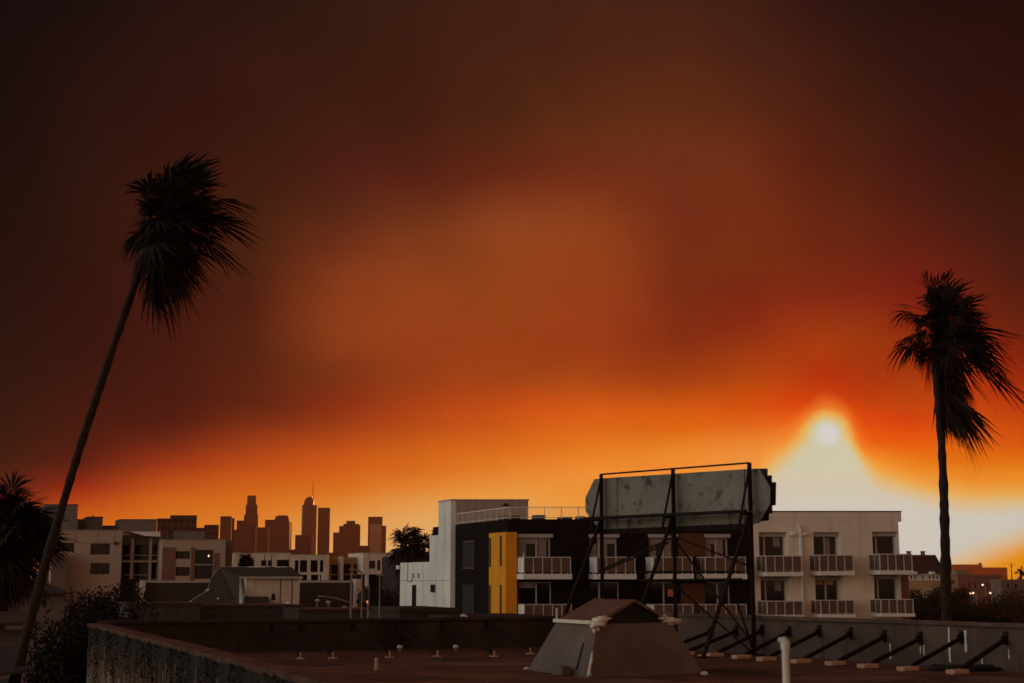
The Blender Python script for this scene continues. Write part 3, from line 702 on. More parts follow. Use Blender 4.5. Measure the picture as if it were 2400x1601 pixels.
# coil of dark hose / tarp heap on the right
g = G(2255, 1573, ZR)
tp_ = thing('tarp_heap', 'dark crumpled tarp heap on the roof below the paint drips', 'tarp', g)
mb = MB(); mb.blob(g + Vector((0, .1, .03)), (.75, .35, .10), 3, 18, 8, .6); mb.build('sheet', 'black', tp_, smooth=True)
for k in range(3):
    mb = MB(); pts = [g + Vector((.62 * math.cos(a) * (1 + .1 * k), .3 * math.sin(a) - .05, .06 + .03 * k + .02 * math.sin(3 * a))) for a in [j * .5 for j in range(14)]]
    mb.tube(pts, .025, 6).build('hose', 'black', tp_, smooth=True)
g = G(2318, 1560, ZR); tag(MB().blob(g + Vector((0, 0, .12)), (.06, .06, .14), 4, amp=.5).build('plastic_jug', 'pvc'), 'small pale jug standing by the right parapet base', 'jug')

# masts by the back parapet
def mast(name, label, px, ptop, pbot, r_, cat='mast', mname='galv'):
    g = G(px, pbot, ZR); top = P(px, ptop, g.y); t = thing(name, label, cat, g)
    MB().tube([g, Vector((g.x, g.y, top.z))], [r_, r_ * .8], 8).build('pole', mname, t)
    return t, g, Vector((g.x, g.y, top.z))
t, g, top = mast('thin_mast', 'thin grey mast with small crosspiece right of the lamp pole', 888, 1345, 1513, .025)
MB().beam(top + Vector((-.12, 0, -.05)), top + Vector((.12, 0, -.05)), .04).build('crosspiece', 'galv', t)
t, g, top = mast('lamp_mast', 'slim grey mast with a bent lamp arm pointing left', 846, 1343, 1513, .028)
MB().tube([top, top + Vector((-.10, 0, .08)), top + Vector((-.30, 0, .12))], [.035, .03, .03], 6).build('arm', 'galv', t)
MB().blob(top + Vector((-.36, 0, .11)), (.09, .05, .035), 2, amp=.1).build('lamp_head', 'galv', t)
MB().blob(g + Vector((0, -.03, .35)), (.07, .06, .3), 7, amp=.4).build('wrapping', 'wood', t)
t, g, top = mast('gooseneck_pipe', 'rusty gooseneck pipe rising above back parapet left of yellow bay', 1094, 1452, 1516, .04, 'pipe', 'wood')
MB().tube([top, top + Vector((-.02, 0, .10)), top + Vector((-.10, 0, .14)), top + Vector((-.2, 0, .10))], [.045, .045, .045, .05], 8).build('bend', 'pvc', t)
for k in range(3): MB().tube([top + Vector((0, 0, -.06 - .13 * k)), top + Vector((0, 0, -.10 - .13 * k))], .065, 8).build('collar', 'pvc', t)

# ------------------------------------------------------------------ the modern apartment building with balconies
YA = 100.0
fa = Fr((0, YA))
apt = thing('apartment_building', 'modern three-storey apartment block, charcoal left half, cream right half, white balconies', 'apartment building', Vector((0, YA, 0)))
aL, aM, aR = xx(1191, 1300, YA), xx(1764, 1300, YA), xx(2106, 1300, YA)
zD, zW = zz(1217, YA), zz(1200, YA, 1900)
def hole(px0, py0, px1, py1): return rc(px0, py0, px1, py1, YA)
# openings: (rect, mullion fractions, kind)
dark_open = [(hole(1213, 1260, 1291, 1312), (.59,)), (hole(1215, 1364, 1293, 1425), (.56,)),
             (hole(1382, 1260, 1447, 1312), (.36,)), (hole(1384, 1364, 1452, 1425), (.33,)),
             (hole(1521, 1260, 1584, 1312), (.56,)), (hole(1525, 1364, 1588, 1425), (.52,)),
             (hole(1653, 1260, 1707, 1312), (.5,)), (hole(1654, 1364, 1712, 1425), (.52,))]
mb = MB(); shell(mb, fa, aL, aM, 0, zD, 17, [h for h, _ in dark_open]); mb.build('charcoal_wall', 'dark', apt)
for k, (h, mu) in enumerate(dark_open):
    wn = window(apt, fa, *h, mull=mu, fw=.10 if k % 2 == 0 else .07)
    a0, a1, z0, z1 = h
    if k % 2 == 0:
        MB().box(fa, a0 - .06, a1 + .12, -.10, .10, z1, z1 + .24).build('shutter_box', 'frame', wn)
        s0, s1 = ((a0, a0 + (a1 - a0) * mu[0]) if k != 2 else (a0 + (a1 - a0) * .45, a1))
        MB().box(fa, s0 + .1, s1 - .1, .145, .185, z1 - .42, z1 - .08).build('blind', 'blind', wn)
        MB().box(fa, a0 + (a1 - a0) * (mu[0] + .06), a0 + (a1 - a0) * (mu[0] + .3), .15, .186, z0 + .05, z1 - .12).build('curtain', 'curtain', wn)
        MB().box(fa, a0 + .12, a0 + (a1 - a0) * .28, .15, .186, z0 + .05, z1 - .45).build('curtain', 'curtain', wn)
    elif k == 1:
        MB().box(fa, a0 + .1, a0 + (a1 - a0) * .52, .145, .185, z1 - .42, z1 - .08).build('blind', 'curtain', wn)
    elif k == 5:
        MB().box(fa, a0 + (a1 - a0) * .68, a0 + (a1 - a0) * .9, .15, .186, z1 - 1.0, z1 - .5).build('curtain', 'lampcloth', wn)
for (px0, py0, px1, py1) in ((1590, 1250, 1652, 1304), (1596, 1366, 1652, 1440)):
    h = hole(px0, py0, px1, py1); MB().box(fa, h[0], h[1], -.05, -.002, h[2], h[3]).build('terracotta_panel', 'orange', apt)
# charcoal side: windows on the left face, described in a frame that runs back along it
fs = Fr(fa.p(aL, 0, 0), fa.eb.xy, (fa.ea.x, fa.ea.y))
def side_b(px, py=1350, off=0.0):   # distance back along the left face for a sight line
    o = fa.p(aL - off, 0, 0); n = Vector((fa.eb.y, -fa.eb.x, 0)); q = PL(px, py, o, n); return (q - o).dot(fa.eb) / fa.eb.length_squared
for (p0, p1, y0, y1) in ((1087, 1114, 1268, 1334), (1087, 1114, 1371, 1440)):
    s1, s0 = side_b(p0), side_b(p1); q = fs.p(s0, 0, 0)
    z1_ = EYE + (1355 - y0) / F * q.y; z0_ = EYE + (1355 - y1) / F * q.y
    w_ = window(apt, Fr(fs.o, fs.ea.xy, (-1, 0)), s0, s1, z0_, z1_, b=.03, fw=.05, fm='darkframe')
    MB().box(Fr(fs.o, fs.ea.xy, (-1, 0)), s0 + .1, s1 - .1, .078, .088, z0_ + .1, z1_ - .1).build('screen', 'screen', w_)
# yellow corner bay wrapping the corner, with slit windows
fy = Fr(fs.o, fs.ea.xy, (-1, 0))
sY = side_b(1146, 1350, .25)
zy1, zy0 = zz(1247, YA), 0.6
slits = []
def zq(py, s): return EYE + (1355 - py) / F * fs.p(s, 0, 0).y * 1.0
s_a, s_b = side_b(1176, 1350, .25), side_b(1171, 1350, .25)
slits = [(s_a, s_b, zq(1328, 1.5), zq(1259, 1.5)), (s_a, s_b, zq(1440, 1.5), zq(1370, 1.5)),
         (sY - .42, sY + .001, zq(1330, 3), zq(1263, 3)), (sY - .42, sY + .001, zq(1440, 3), zq(1371, 3))]
mb = MB(); wall_grid(mb, fy, -.0, sY, zy0, zy1, slits, b=.25, t=-.05)
mb.quad(fy.p(0, .25, zy1), fy.p(sY, .25, zy1), fy.p(sY, .0, zy1), fy.p(0, .0, zy1))
mb.quad(fy.p(sY, .25, zy0), fy.p(sY, .25, zy1), fy.p(sY, .0, zy1), fy.p(sY, .0, zy0))
mb.build('yellow_bay', 'yellow', apt)
for s0, s1, z0_, z1_ in slits: MB().box(fy, s0 + .02, s1 - .02, .205, .225, z0_ + .02, z1_ - .02).build('slit_pane', 'screen', apt)
yf0, yf1 = aL - .25, xx(1209, 1340, YA - .2)
MB().box(fa, yf0, yf1, -.22, -.003, zy0, zy1 - .004).build('yellow_bay_front', 'yellow', apt)
# white stepped end wall and penthouse at the back left
ow = .36
bW0 = side_b(1056, 1300, ow); bW1, bW2, bW3 = side_b(1028, 1215, ow), side_b(1007, 1285, ow), side_b(938, 1340, ow)
def zs_(py, b): return EYE + (1355 - py) / F * (YA + .933 * b) * 1.0
def z_at(px, py, b):   # height of a sight line on the left face
    o = fa.p(aL - ow, 0, 0); n = Vector((fa.eb.y, -fa.eb.x, 0)); return PL(px, py, o, n).z
zt = z_at(1056, 1173, bW0)
prof = [(bW0, 0), (bW0, zt), (bW1, zt), (bW1, z_at(1028, 1254, bW1)), (bW2, z_at(1028, 1254, bW1)), (bW2, z_at(1007, 1317, bW2)), (bW3, z_at(1007, 1317, bW2)), (bW3, 0)]
end = MB().prism([fa.p(aL - ow, b, z) for b, z in prof], fa.ea * .42).build('end_wall', 'white', apt)
MB().box(fa, aL - ow + .43, aL + 5, bW1 + .1, bW2, 0, prof[4][1] - .3).box(fa, aL - ow + .43, aL + 5, bW2 + .01, bW3, 0, prof[6][1] - .3).build('rear_wing', 'white', apt)
fe = Fr(fa.p(aL - ow, 0, 0), fa.eb.xy, (-1, 0))
MB().prism([fe.p(b, .06, z) for b, z in ((bW0 - .06, zt), (bW1 + .05, zt))] + [fe.p(b, .06, z) for b, z in ((bW1 + .05, zt + .1), (bW0 - .06, zt + .1))], fa.ea * .4).build('coping', 'frame', end)
for (p0, p1, y0, y1) in ((968, 976, 1371, 1440), (1011, 1021, 1370, 1388)):
    s1, s0 = side_b(p0, 1380, ow), side_b(p1, 1380, ow); z1_ = z_at(p0, y0, 0); z0_ = z_at(p0, y1, 0)
    window(apt, fe, s0, s1, z0_, z1_, b=.02, fw=.05, fm='darkframe')
s0, s1 = side_b(1056, 1361, ow), side_b(939, 1361, ow)
MB().box(fe, s0, s1, .004, .016, z_at(1000, 1361, 0) - .02, z_at(1000, 1361, 0) + .02).build('control_joint', 'blind', end)
sp = side_b(957, 1340, ow)
MB().tube([fe.p(sp, .05, z_at(957, 1318, 0)), fe.p(sp, .05, z_at(957, 1364, 0)), fe.p(sp - 1.2, .05, z_at(957, 1364, 0) + .03), fe.p(sp - 1.2, .05, z_at(957, 1345, 0))], .035, 6).build('conduit', 'blind', end)
for px, py in ((970, 1349), (982, 1349)): s_ = side_b(px, py, ow); MB().box(fe, s_ - .18, s_ + .18, .0, .12, z_at(px, py, 0) - .2, z_at(px, py, 0) + .2).build('vent_hood', 'frame', end)
s_ = side_b(937, 1329, ow); MB().box(fe, s_ - .35, s_ + .25, .0, .25, z_at(938, 1330, 0) - .15, z_at(938, 1330, 0) + .18).build('wall_lamp', 'white', end)
pb = bW0 + .02
pa1 = P(1238, 1200, fa.p(0, pb, 0).y).x + .36 * pb
MB().box(fa, aL - ow + .43, pa1, pb, bW1 - .05, 5, zt - .012).build('penthouse_wall', 'penthouse', apt)
MB().box(fa, aL - ow + .42, pa1 + .06, pb - .06, bW1 + .02, zt - .008, zt + .09).build('penthouse_coping', 'frame', apt)
for k in range(9):
    x = aL - ow + .6 + (pa1 - aL + ow - .7) * k / 8; MB().box(fa, x - .02, x + .02, pb - .03, pb - .003, zD + .3, zt - .02).build('cladding_rib', 'penthouse', apt)
q = P(1185, 1183, fa.p(0, pb, 0).y); MB().blob(q + Vector((0, -.15, 0)), (.2, .15, .12), 3, amp=.1).build('wall_lamp', 'darkframe', apt)
# roof edge railing
def railing(A, B, z0, h, n, par, picks):
    r_ = MB().beam(A + Vector((0, 0, z0 + h)), B + Vector((0, 0, z0 + h)), .05).build('roof_railing', 'trim', par)
    MB().beam(A + Vector((0, 0, z0 + .12)), B + Vector((0, 0, z0 + .12)), .035).build('bottom_rail', 'trim', r_)
    for k in range(n + 1):
        q = A.lerp(B, k / n); MB().beam(q + Vector((0, 0, z0)), q + Vector((0, 0, z0 + h - .03)), .05).build('post', 'trim', r_)
    mb = MB()
    for k in range(picks):
        q = A.lerp(B, (k + .5) / picks); mb.beam(q + Vector((0, 0, z0 + .14)), q + Vector((0, 0, z0 + h - .03)), .014)
    stuff(mb.build('pickets', 'trim', r_))
railing(fa.p(aL + .1, .1, 0), fa.p(aL + .1, bW0 - .1, 0), zD, .84, 9, apt, 90)
railing(fa.p(aL + .2, .1, 0), fa.p(aM - .2, .1, 0), zD, .84, 14, apt, 150)
for px0, px1, ht in ((1172, 1214, .22), (1250, 1273, .25), (1310, 1335, .12), (1352, 1366, .16)):
    x0, x1 = xx(px0, 1215, YA + 3) + 1.1, xx(px1, 1215, YA + 3) + 1.1
    MB().box(fa, x0, x1, 2.6, 3.4, zD + .002, zD + ht + .15).build('roof_unit', 'darkframe', apt)
# cream right half
cream_open = [(hole(1777, 1257, 1837, 1306), (.31,)), (hole(1905, 1257, 1961, 1306), (.55,)), (hole(2043, 1256, 2097, 1306), (.3,)),
              (hole(1781, 1360, 1841, 1412), (.3,)), (hole(1909, 1359, 1965, 1412), (.53,)), (hole(2047, 1356, 2101, 1412), (.3,))]
ext_open = []
for (h, mu) in cream_open: ext_open.append((h[0], h[1] + .22, h[2], h[3] + .28))
mb = MB(); shell(mb, fa, aM, aR, 0, zW - .3, 17, ext_open, b=-.12, t=.62); mb.build('cream_wall', 'warmwhite', apt)
MB().box(fa, aM, xx(2110, 1215, YA), -.125, 17.1, zz(1223, YA, 1900), zW).build('parapet_band', 'warmwhite', apt)
MB().box(fa, aM - .02, xx(2110, 1215, YA) + .03, -.16, .3, zW + .002, zW + .07).build('parapet_cap', 'orange', apt)
for k, (h, mu) in enumerate(cream_open):
    a0, a1, z0, z1 = ext_open[k]
    wn = window(apt, fa, a0, a1, z0, z1, b=.40, mull=mu, fw=.09)
    MB().box(fa, a0 + .002, a1 - .002, .18, .395, z1 - .30, z1 - .003).build('shutter_box', 'frame', wn)
    if k in (0, 3): MB().box(fa, a1 - .75, a1 - .3, .395, .425, z1 - 1.0, z1 - .35).build('curtain', 'curtain', wn)
    if k == 1: MB().box(fa, a1 - .72, a1 - .5, .395, .425, z0 + .1, z1 - .4).build('curtain', 'curtain', wn)
    if k == 4:
        for f0, f1 in ((.16, .42), (.6, .82)): MB().box(fa, a0 + (a1 - a0) * f0, a0 + (a1 - a0) * f1, .395, .425, z1 - .62, z1 - .34).build('painted_lamp_glow', 'lampcloth', wn)  # orange cloth colour stands in for lamp glow in the window
dp = hole(1868, 1231, 1876, 1302)
MB().tube([fa.p((dp[0] + dp[1]) / 2, -.26, 0.2), fa.p((dp[0] + dp[1]) / 2, -.26, dp[3] - .3), fa.p((dp[0] + dp[1]) / 2 - .12, -.26, dp[3])], .13, 8).build('downpipe', 'trim', apt)
for px in (1859, 1886):
    q = P(px, 1252, YA - .3); MB().box(Fr((q.x, q.y)), -.16, .16, -.1, .2, q.z - .11, q.z + .11).build('wall_lamp', 'trim', apt, bevel=.04)
MB().box(fa, aR + .002, aR + .75, .2, 8, 0, zz(1347, YA, 2110)).build('side_annex', 'brick', apt)
# balconies
def balcony(pl, pr, ytop, yslab, ybot, posts_, white_return, thick=None):
    D = 1.4; Yf = fa.p(0, -D, 0).y
    x0 = P(pl, ytop, Yf).x - .36 * D; x1 = P(pr, ytop, Yf).x - .36 * D
    zt_, zs0, zb = zz(ytop, Yf, pl), zz(yslab, Yf, pl), zz(ybot, Yf, pl)
    b_ = MB().box(fa, x0, x1, -D, -.13, zb, zs0).build('balcony', 'trim', apt, bevel=.02)
    i0, i1 = x0 + .06, x1 - .06
    MB().box(fa, i0, i1, -D + .05, -D + .11, zt_ - .06, zt_).build('top_rail', 'railtrim', b_)
    MB().box(fa, i0, i0 + .06, -D + .112, -.13, zt_ - .058, zt_ - .002).build('top_rail', 'railtrim', b_)
    MB().box(fa, i1 - .06, i1, -D + .112, -.13, zt_ - .058, zt_ - .002).build('top_rail', 'railtrim', b_)
    zl, zh = zs0 + .10, zt_ - .062
    n = posts_
    for k in range(n + 1):
        x = i0 + (i1 - i0 - .06) * k / n
        MB().box(fa, x, x + .055, -D + .052, -D + .108, zs0 + .002, zh).build('post', 'railtrim', b_)
        if k < n:
            xa, xb = x + .057, i0 + (i1 - i0 - .06) * (k + 1) / n - .002
            MB().box(fa, xa, xb, -D + .07, -D + .09, zl, zh - .01).build('infill_panel', 'rail', b_)
    for x, mm in ((i0 + .015, 'trim' if white_return else 'rail'), (i1 - .045, 'rail')):
        MB().box(fa, x, x + .03, -D + .13, -.75, zl, zh - .01).build('infill_panel', mm, b_)
        MB().box(fa, x, x + .03, -.69, -.14, zl, zh - .01).build('infill_panel', mm, b_)
        MB().box(fa, x - .01, x + .045, -.745, -.695, zs0 + .002, zh).build('post', 'railtrim', b_)
    return b_
UP, LO = (1305, 1346, 1358), (1418, 1452, 1462)
for (pl, pr, n, lit) in ((1226, 1341, 5, True), (1397, 1492, 4, True), (1530, 1626, 4, True), (1651, 1751, 4, False)):
    balcony(pl, pr, 1305, 1345, 1358, n, lit); balcony(pl + 1, pr + 2, 1416, 1448, 1462, n, lit)
for (pl, pr, n, dy) in ((1793, 1882, 4, 0), (1919, 2003, 4, -2), (2060, 2141, 4, -4)):
    balcony(pl, pr, 1302 + dy, 1341 + dy, 1351 + dy, n, False); balcony(pl + 3, pr + 3, 1408 + dy, 1442 + dy, 1450 + dy, n, False)
# a slim white post standing on the first balcony
q = P(1227, 1294, 98.9); MB().tube([Vector((q.x, q.y, zz(1306, 98.9))), q], [.05, .02], 6).build('parasol_tip', 'trim', apt)

# ------------------------------------------------------------------ generic block with windows
def block(name, label, cat, Y, rect, depth, wallm, holes=(), zbase=0, group=None, wm='frame', mull=(.5,), coping=None, fw=.08, t=.25, par=None):
    x0, x1, z0, z1 = rc(*rect, Y); fr = Fr((0, Y))
    o = par or thing(name, label, cat, Vector(((x0 + x1) / 2, Y, zbase)), group)
    hs = [rc(*h, Y) for h in holes]
    mb = MB(); shell(mb, fr, x0, x1, zbase, z1, depth, hs, t=t); mb.build('wall', wallm, o)
    for h in hs: window(o, fr, *h, b=t * .55, mull=mull, fw=fw, fm=wm)
    if coping: MB().box(fr, x0 - .08, x1 + .08, -.08, depth + .08, z1 + .002, z1 + coping[1]).build('roof_coping', coping[0], o)
    return o, fr

# left apartment group (d = 210 m)
Y1 = 210.0
o, fr = block('apartment_block', 'beige panel apartment block with two stacked square windows, behind the leaning palm', 'apartment block', Y1, (131, 1243, 285, 1357), 14, 'beige',
              [(212, 1274, 258, 1300), (212, 1320, 257, 1346), (128.6 + 8, 1273, 174, 1293)], wm='darkframe', mull=(.33, .66), coping=('greybox', .12))
for px in (177, 230, 268):   # panel joints standing proud as thin cover strips
    x = xx(px, 1260, Y1); MB().box(fr, x - .03, x + .03, -.02, -.002, zz(1272, Y1), zz(1246, Y1)).build('cover_strip', 'taupe', o)
MB().box(fr, xx(131, 1272, Y1), xx(285, 1272, Y1), -.02, -.002, zz(1273.2, Y1), zz(1272.4, Y1)).build('cover_strip', 'taupe', o)
q = P(271, 1273, Y1); MB().box(Fr(q), -.25, .25, -.3, 0, q.z - .25, q.z + .2).build('wall_lamp', 'darkframe', o)
x0, x1, z0, z1 = rc(120, 1296, 157, 1420, Y1 - 3); MB().box(Fr((0, Y1 - 3)), x0, x1, 0, 2.6, 0, z1).build('stair_tower', 'taupe', o)
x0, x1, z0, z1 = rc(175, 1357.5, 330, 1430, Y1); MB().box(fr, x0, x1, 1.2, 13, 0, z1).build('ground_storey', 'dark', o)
# recessed balcony section
o2, fr2 = block('balcony_block', 'dim recessed block with open loggias and slanted bright canopy, between beige blocks', 'apartment block', Y1 + 3.0, (285, 1254, 380, 1364), 11, 'greybox',
                [(288, 1277, 304, 1312), (316, 1277, 349, 1312), (355, 1277, 374, 1312), (288, 1319, 304, 1357), (316, 1319, 349, 1357), (355, 1319, 374, 1357)], wm='darkframe', mull=(.5,), t=.9)
for py in (1314, 1360):
    x0, x1, z0, z1 = rc(285, py, 378, py + 4, Y1 + 1.5); MB().box(Fr((0, Y1 + 1.5)), x0, x1, 0, 1.6, z0, z1).build('loggia_slab', 'beige', o2)
for px in (309, 352):
    x0, x1, z0, z1 = rc(px - 3, 1262, px + 3, 1370, Y1 + 1.6); MB().box(Fr((0, Y1 + 1.6)), x0, x1, 0, .4, 0, z1).build('loggia_column', 'beige', o2)
for (pa, pb_, py) in ((290, 306, 1301), (313, 349, 1301), (355, 376, 1301), (290, 306, 1347), (313, 349, 1347)):
    x0, x1, z0, z1 = rc(pa, py, pb_, py + 1.2, Y1 + 1.55); MB().box(Fr((0, Y1 + 1.55)), x0, x1, 0, .06, z0, z1).build('guard_rail', 'frame', o2)
c0, c1, c2 = P(303, 1246, Y1), P(376, 1246, Y1), P(376, 1258, Y1)
MB().prism([c0, c1, c2, P(340, 1256, Y1)], fr2.eb * 6).build('canopy', 'white', o2)
# right beige/brown block
o3, fr3 = block('apartment_block', 'beige and brown block with a dark loggia and lit wall lamp, left of the skyline', 'apartment block', Y1 - 2, (379, 1265, 528, 1360), 14, 'beige',
                [(412, 1292, 446, 1310), (412, 1329, 446, 1350), (457, 1289, 500, 1357)], wm='darkframe', mull=(.5,), coping=('greybox', .12), t=.6)
x0, x1, z0, z1 = rc(380, 1283, 411, 1361, Y1 - 2.06); MB().box(Fr((0, Y1 - 2.06)), x0, x1, 0, .055, z0, z1).build('brown_panel', 'brick', o3)
x0, x1, z0, z1 = rc(447, 1283, 456.5, 1361, Y1 - 2.06); MB().box(Fr((0, Y1 - 2.06)), x0, x1, 0, .055, z0, z1).build('brown_panel', 'brick', o3)
x0, x1, z0, z1 = rc(500.6, 1296, 514, 1361, Y1 - 2.06); MB().box(Fr((0, Y1 - 2.06)), x0, x1, 0, .055, z0, z1).build('brown_panel', 'brick', o3)
x0, x1, z0, z1 = rc(457, 1322.5, 499, 1324.5, Y1 - 2); MB().box(fr3, x0, x1, -.3, .3, z0, z1).build('loggia_slab', 'frame', o3)
q = P(489, 1303, Y1 - 2.2); MB().blob(q, (.11, .10, .19), 2, amp=.15).build('wall_lamp', 'lamp', o3)
x0, x1, z0, z1 = rc(528.5, 1267, 544, 1360, Y1 + 1); MB().box(Fr((0, Y1 + 1)), x0, x1, 0, 9, 0, z1).build('dark_return', 'greybox', o3)
# grey roof boxes behind
for rect, lab, mm, Yb in (((104, 1184, 181, 1260), 'tall grey penthouse box beside the leaning palm trunk', 'greybox', 228), ((181, 1219, 204, 1260), 'low grey roof box next to the tall penthouse box', 'greybox', 236), ((203.5, 1213, 240, 1260), 'grey roof box with a tiny vent above the beige block', 'greybox', 233),
                          ((240.5, 1234, 281, 1260), 'lowest grey roof box left of the wide one', 'greybox', 238), ((281, 1219, 367, 1262), 'wide grey roof box above the slanted canopy', 'greybox', 231), ((407, 1246, 480, 1275), 'flat grey roof box in front of the brown far block', 'greybox', 232)):
    b_, f_ = block('roof_box', lab, 'rooftop', Yb, rect, 8, mm, zbase=0, group='grey boxes above the beige blocks', coping=('taupe', .15))
q = P(213, 1210, 233); MB().tube([q - Vector((0, -1, .2)), q + Vector((0, 1, .25))], .12, 6).build('roof_vent', 'taupe', bpy.data.objects['roof_box.002'])

# far reddish blocks and the downtown skyline
def far(name, label, Y, parts, group, mname='tower', depth=None):
    xs = [p[0] for p in parts] + [p[2] for p in parts]; cx = xx((min(xs) + max(xs)) / 2, 1300, Y)
    t = thing(name, label, 'tower' if Y > 3000 else 'building', Vector((cx, Y, 0)), group)
    for k, pr in enumerate(parts):
        x0, x1, z0, z1 = rc(pr[0], pr[1], pr[2], 1355, Y); mm = pr[4] if len(pr) > 4 else mname; off = pr[3] if len(pr) > 3 else 0
        d_ = depth or (x1 - x0) * .22
        MB().box(Fr((0, Y + off)), x0, x1, 0, d_, 0, z1).build('shaft', mm, t)
    return t
far('far_block', 'long reddish-brown block left of the downtown towers', 1500, [(367, 1215, 401, 0), (400, 1208, 461, -4)], 'hazy blocks before downtown', 'tower')
far('far_block', 'low hazy strip between brown block and small red block', 1560, [(455, 1237, 482, 0)], 'hazy blocks before downtown', 'tower')
far('far_block', 'small bright red hazy block left of the skyline', 1900, [(478, 1230, 511, 0)], 'hazy blocks before downtown', 'tower')
SKG = 'downtown towers on the horizon'
far('skyline_tower', 'slab tower at the left end of downtown with lower right step', 4700, [(515, 1210, 541, 0), (540, 1214, 546, 12), (541, 1241, 556, 30)], SKG)
us = far('skyline_tower', 'tallest left tower with tapering shaft and round crown', 5200, [(571, 1206, 603, 0), (574, 1183, 600.5, 6)], SKG)
x0, x1, z0, z1 = rc(577, 1161, 597.5, 1190, 5210)
MB().tube([Vector(((x0 + x1) / 2, 5230, z0)), Vector(((x0 + x1) / 2, 5230, z1 - 12)), Vector(((x0 + x1) / 2, 5230, z1))], [(x1 - x0) * .52, (x1 - x0) * .51, (x1 - x0) * .47], 20).build('crown', 'tower', us)
x0, x1, z0, z1 = rc(569.5, 1222, 604, 1355, 5200); MB().box(Fr((0, 5190)), x0, x1, 0, 60, 0, z1).build('lower_shaft', 'tower', us)
far('skyline_tower', 'broad dark tower in front of the round-crowned tower', 4400, [(554, 1220, 582, 0)], SKG)
far('skyline_tower', 'narrow dark tower with a pale right edge below the round crown', 4200, [(582, 1232, 597, 0), (597, 1232.5, 600.5, 2, 'towerlight')], SKG)  # pale edge strip: reflected sky light painted as a lighter colour
far('skyline_tower', 'dark square tower with a pinkish strip on its right side', 4250, [(602, 1236, 625.5, 0), (625.5, 1235, 631, 3, 'towerlight')], SKG)  # side strip paler to imitate the sky reflected there
t6 = far('skyline_tower', 'wide tower with sloped shoulders left of the spired tower', 4600, [(620, 1218, 650, 5), (679, 1224, 681.5, 6)], SKG)
Yt = 4600; pts = [P(648, 1300, Yt), P(648, 1218, Yt), P(651, 1209, Yt), P(654, 1208, Yt), P(673, 1208, Yt), P(676, 1211, Yt), P(678, 1221, Yt), P(679.5, 1224, Yt), P(680, 1300, Yt)]
for p in pts: p.y = Yt - 3
pts[0].z = pts[-1].z = 0
MB().prism(pts, (-15, 50, 0)).build('bevelled_shaft', 'tower', t6)
# spired tower: rounded glass plan, sail-shaped crown
Yw = 5400; wg = thing('skyline_tower', 'slender tower with curved crown and needle spire', 'tower', Vector((xx(721, 1300, Yw), Yw, 0)), SKG)
def rounded(x0, x1, z0, z1, y, dep, rr, n=6):
    pr = []
    for cx, cy, a0 in ((x1 - rr, y + rr, -90), (x1 - rr, y + dep - rr, 0), (x0 + rr * .3, y + dep - rr * .3, 90), (x0 + rr * .3, y + rr * .3, 180)):
        q = rr if cx > (x0 + x1) / 2 else rr * .3
        for k in range(n + 1):
            a = R(a0 + 90 * k / n); pr.append(Vector((cx + q * math.cos(a), cy + q * math.sin(a), z0)))
    return pr
x0, x1, z0, z1 = rc(705, 1183, 739, 1355, Yw); MB().prism(rounded(x0, x1, 0, z1, Yw, 48, 26), (0, 0, z1)).build('shaft', 'towerglass', wg, smooth=False)
pts = [P(712, 1184, Yw), P(713, 1175, Yw), P(717, 1168, Yw), P(723, 1164.5, Yw), P(731, 1163.5, Yw), P(732, 1172, Yw), P(734, 1184, Yw)]
MB().prism(pts, (0, 36, 0)).build('crown', 'towerglass', wg)
s0_, s1_ = P(732.5, 1183, Yw), P(733.5, 1122, Yw); MB().tube([s0_ + Vector((0, 8, 0)), s0_.lerp(s1_, .4) + Vector((0, 8, 0)), s1_ + Vector((0, 8, 0))], [2.2, 1.4, .5], 8).build('spire', 'tower', wg)
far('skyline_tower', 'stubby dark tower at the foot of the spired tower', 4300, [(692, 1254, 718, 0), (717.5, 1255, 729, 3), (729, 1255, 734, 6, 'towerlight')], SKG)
far('skyline_tower', 'plain dark red slab right of the spired tower', 4900, [(745, 1190, 772, 0)], SKG)
far('skyline_tower', 'stepped tower with narrow top between slab and palm', 4500, [(781, 1248, 800, 0), (795, 1233, 812, -4), (806, 1228, 841, -8), (812, 1221, 832, -6), (840.5, 1231, 844, -5)], SKG)
far('skyline_tower', 'pale fronted tower beside the small palms', 4550, [(863, 1211, 895, 8), (868, 1229, 893.5, 0, 'towerlight'), (893.6, 1232, 904, 4)], SKG)  # front box in a paler tone, painted for light from the left
far('far_block', 'low hazy roofs between wide tower and stubby tower', 3200, [(675, 1288, 700, 0)], SKG)
far('far_block', 'low hazy roofs left of the pale fronted tower', 3300, [(840, 1279, 866, 0), (770, 1295, 783, 5)], SKG)

# ------------------------------------------------------------------ long white building in the middle distance
YL = 290.0
lw_holes = [(588, 1313, 596, 1328), (612, 1313, 625, 1327), (628, 1313, 638, 1327), (649, 1312, 678, 1328)]
o, fr = block('white_block', 'long white building with dark windows behind the dark-roofed house, left wing', 'building', YL, (544, 1297, 679, 1380), 12, 'chalk', lw_holes, wm='darkframe', coping=('frame', .15))
lw2 = [(691, 1313, 700, 1341), (703, 1313, 720, 1341), (728, 1313, 745, 1341), (750, 1313, 758, 1341), (706, 1347, 720, 1362), (729, 1347, 746, 1362), (750, 1347, 757, 1362)]
o, fr = block('white_block', 'white building with tall grid windows under the skyline, middle wing', 'building', YL - 1, (679, 1301, 771, 1380), 12, 'chalk', lw2, wm='darkframe', mull=(), coping=('frame', .15))
x0, x1, z0, z1 = rc(755, 1341, 770, 1362, YL - 1.6); MB().box(Fr((0, YL - 1.6)), x0, x1, 0, .55, z0, z1).build('stair_panel', 'chalk', o)
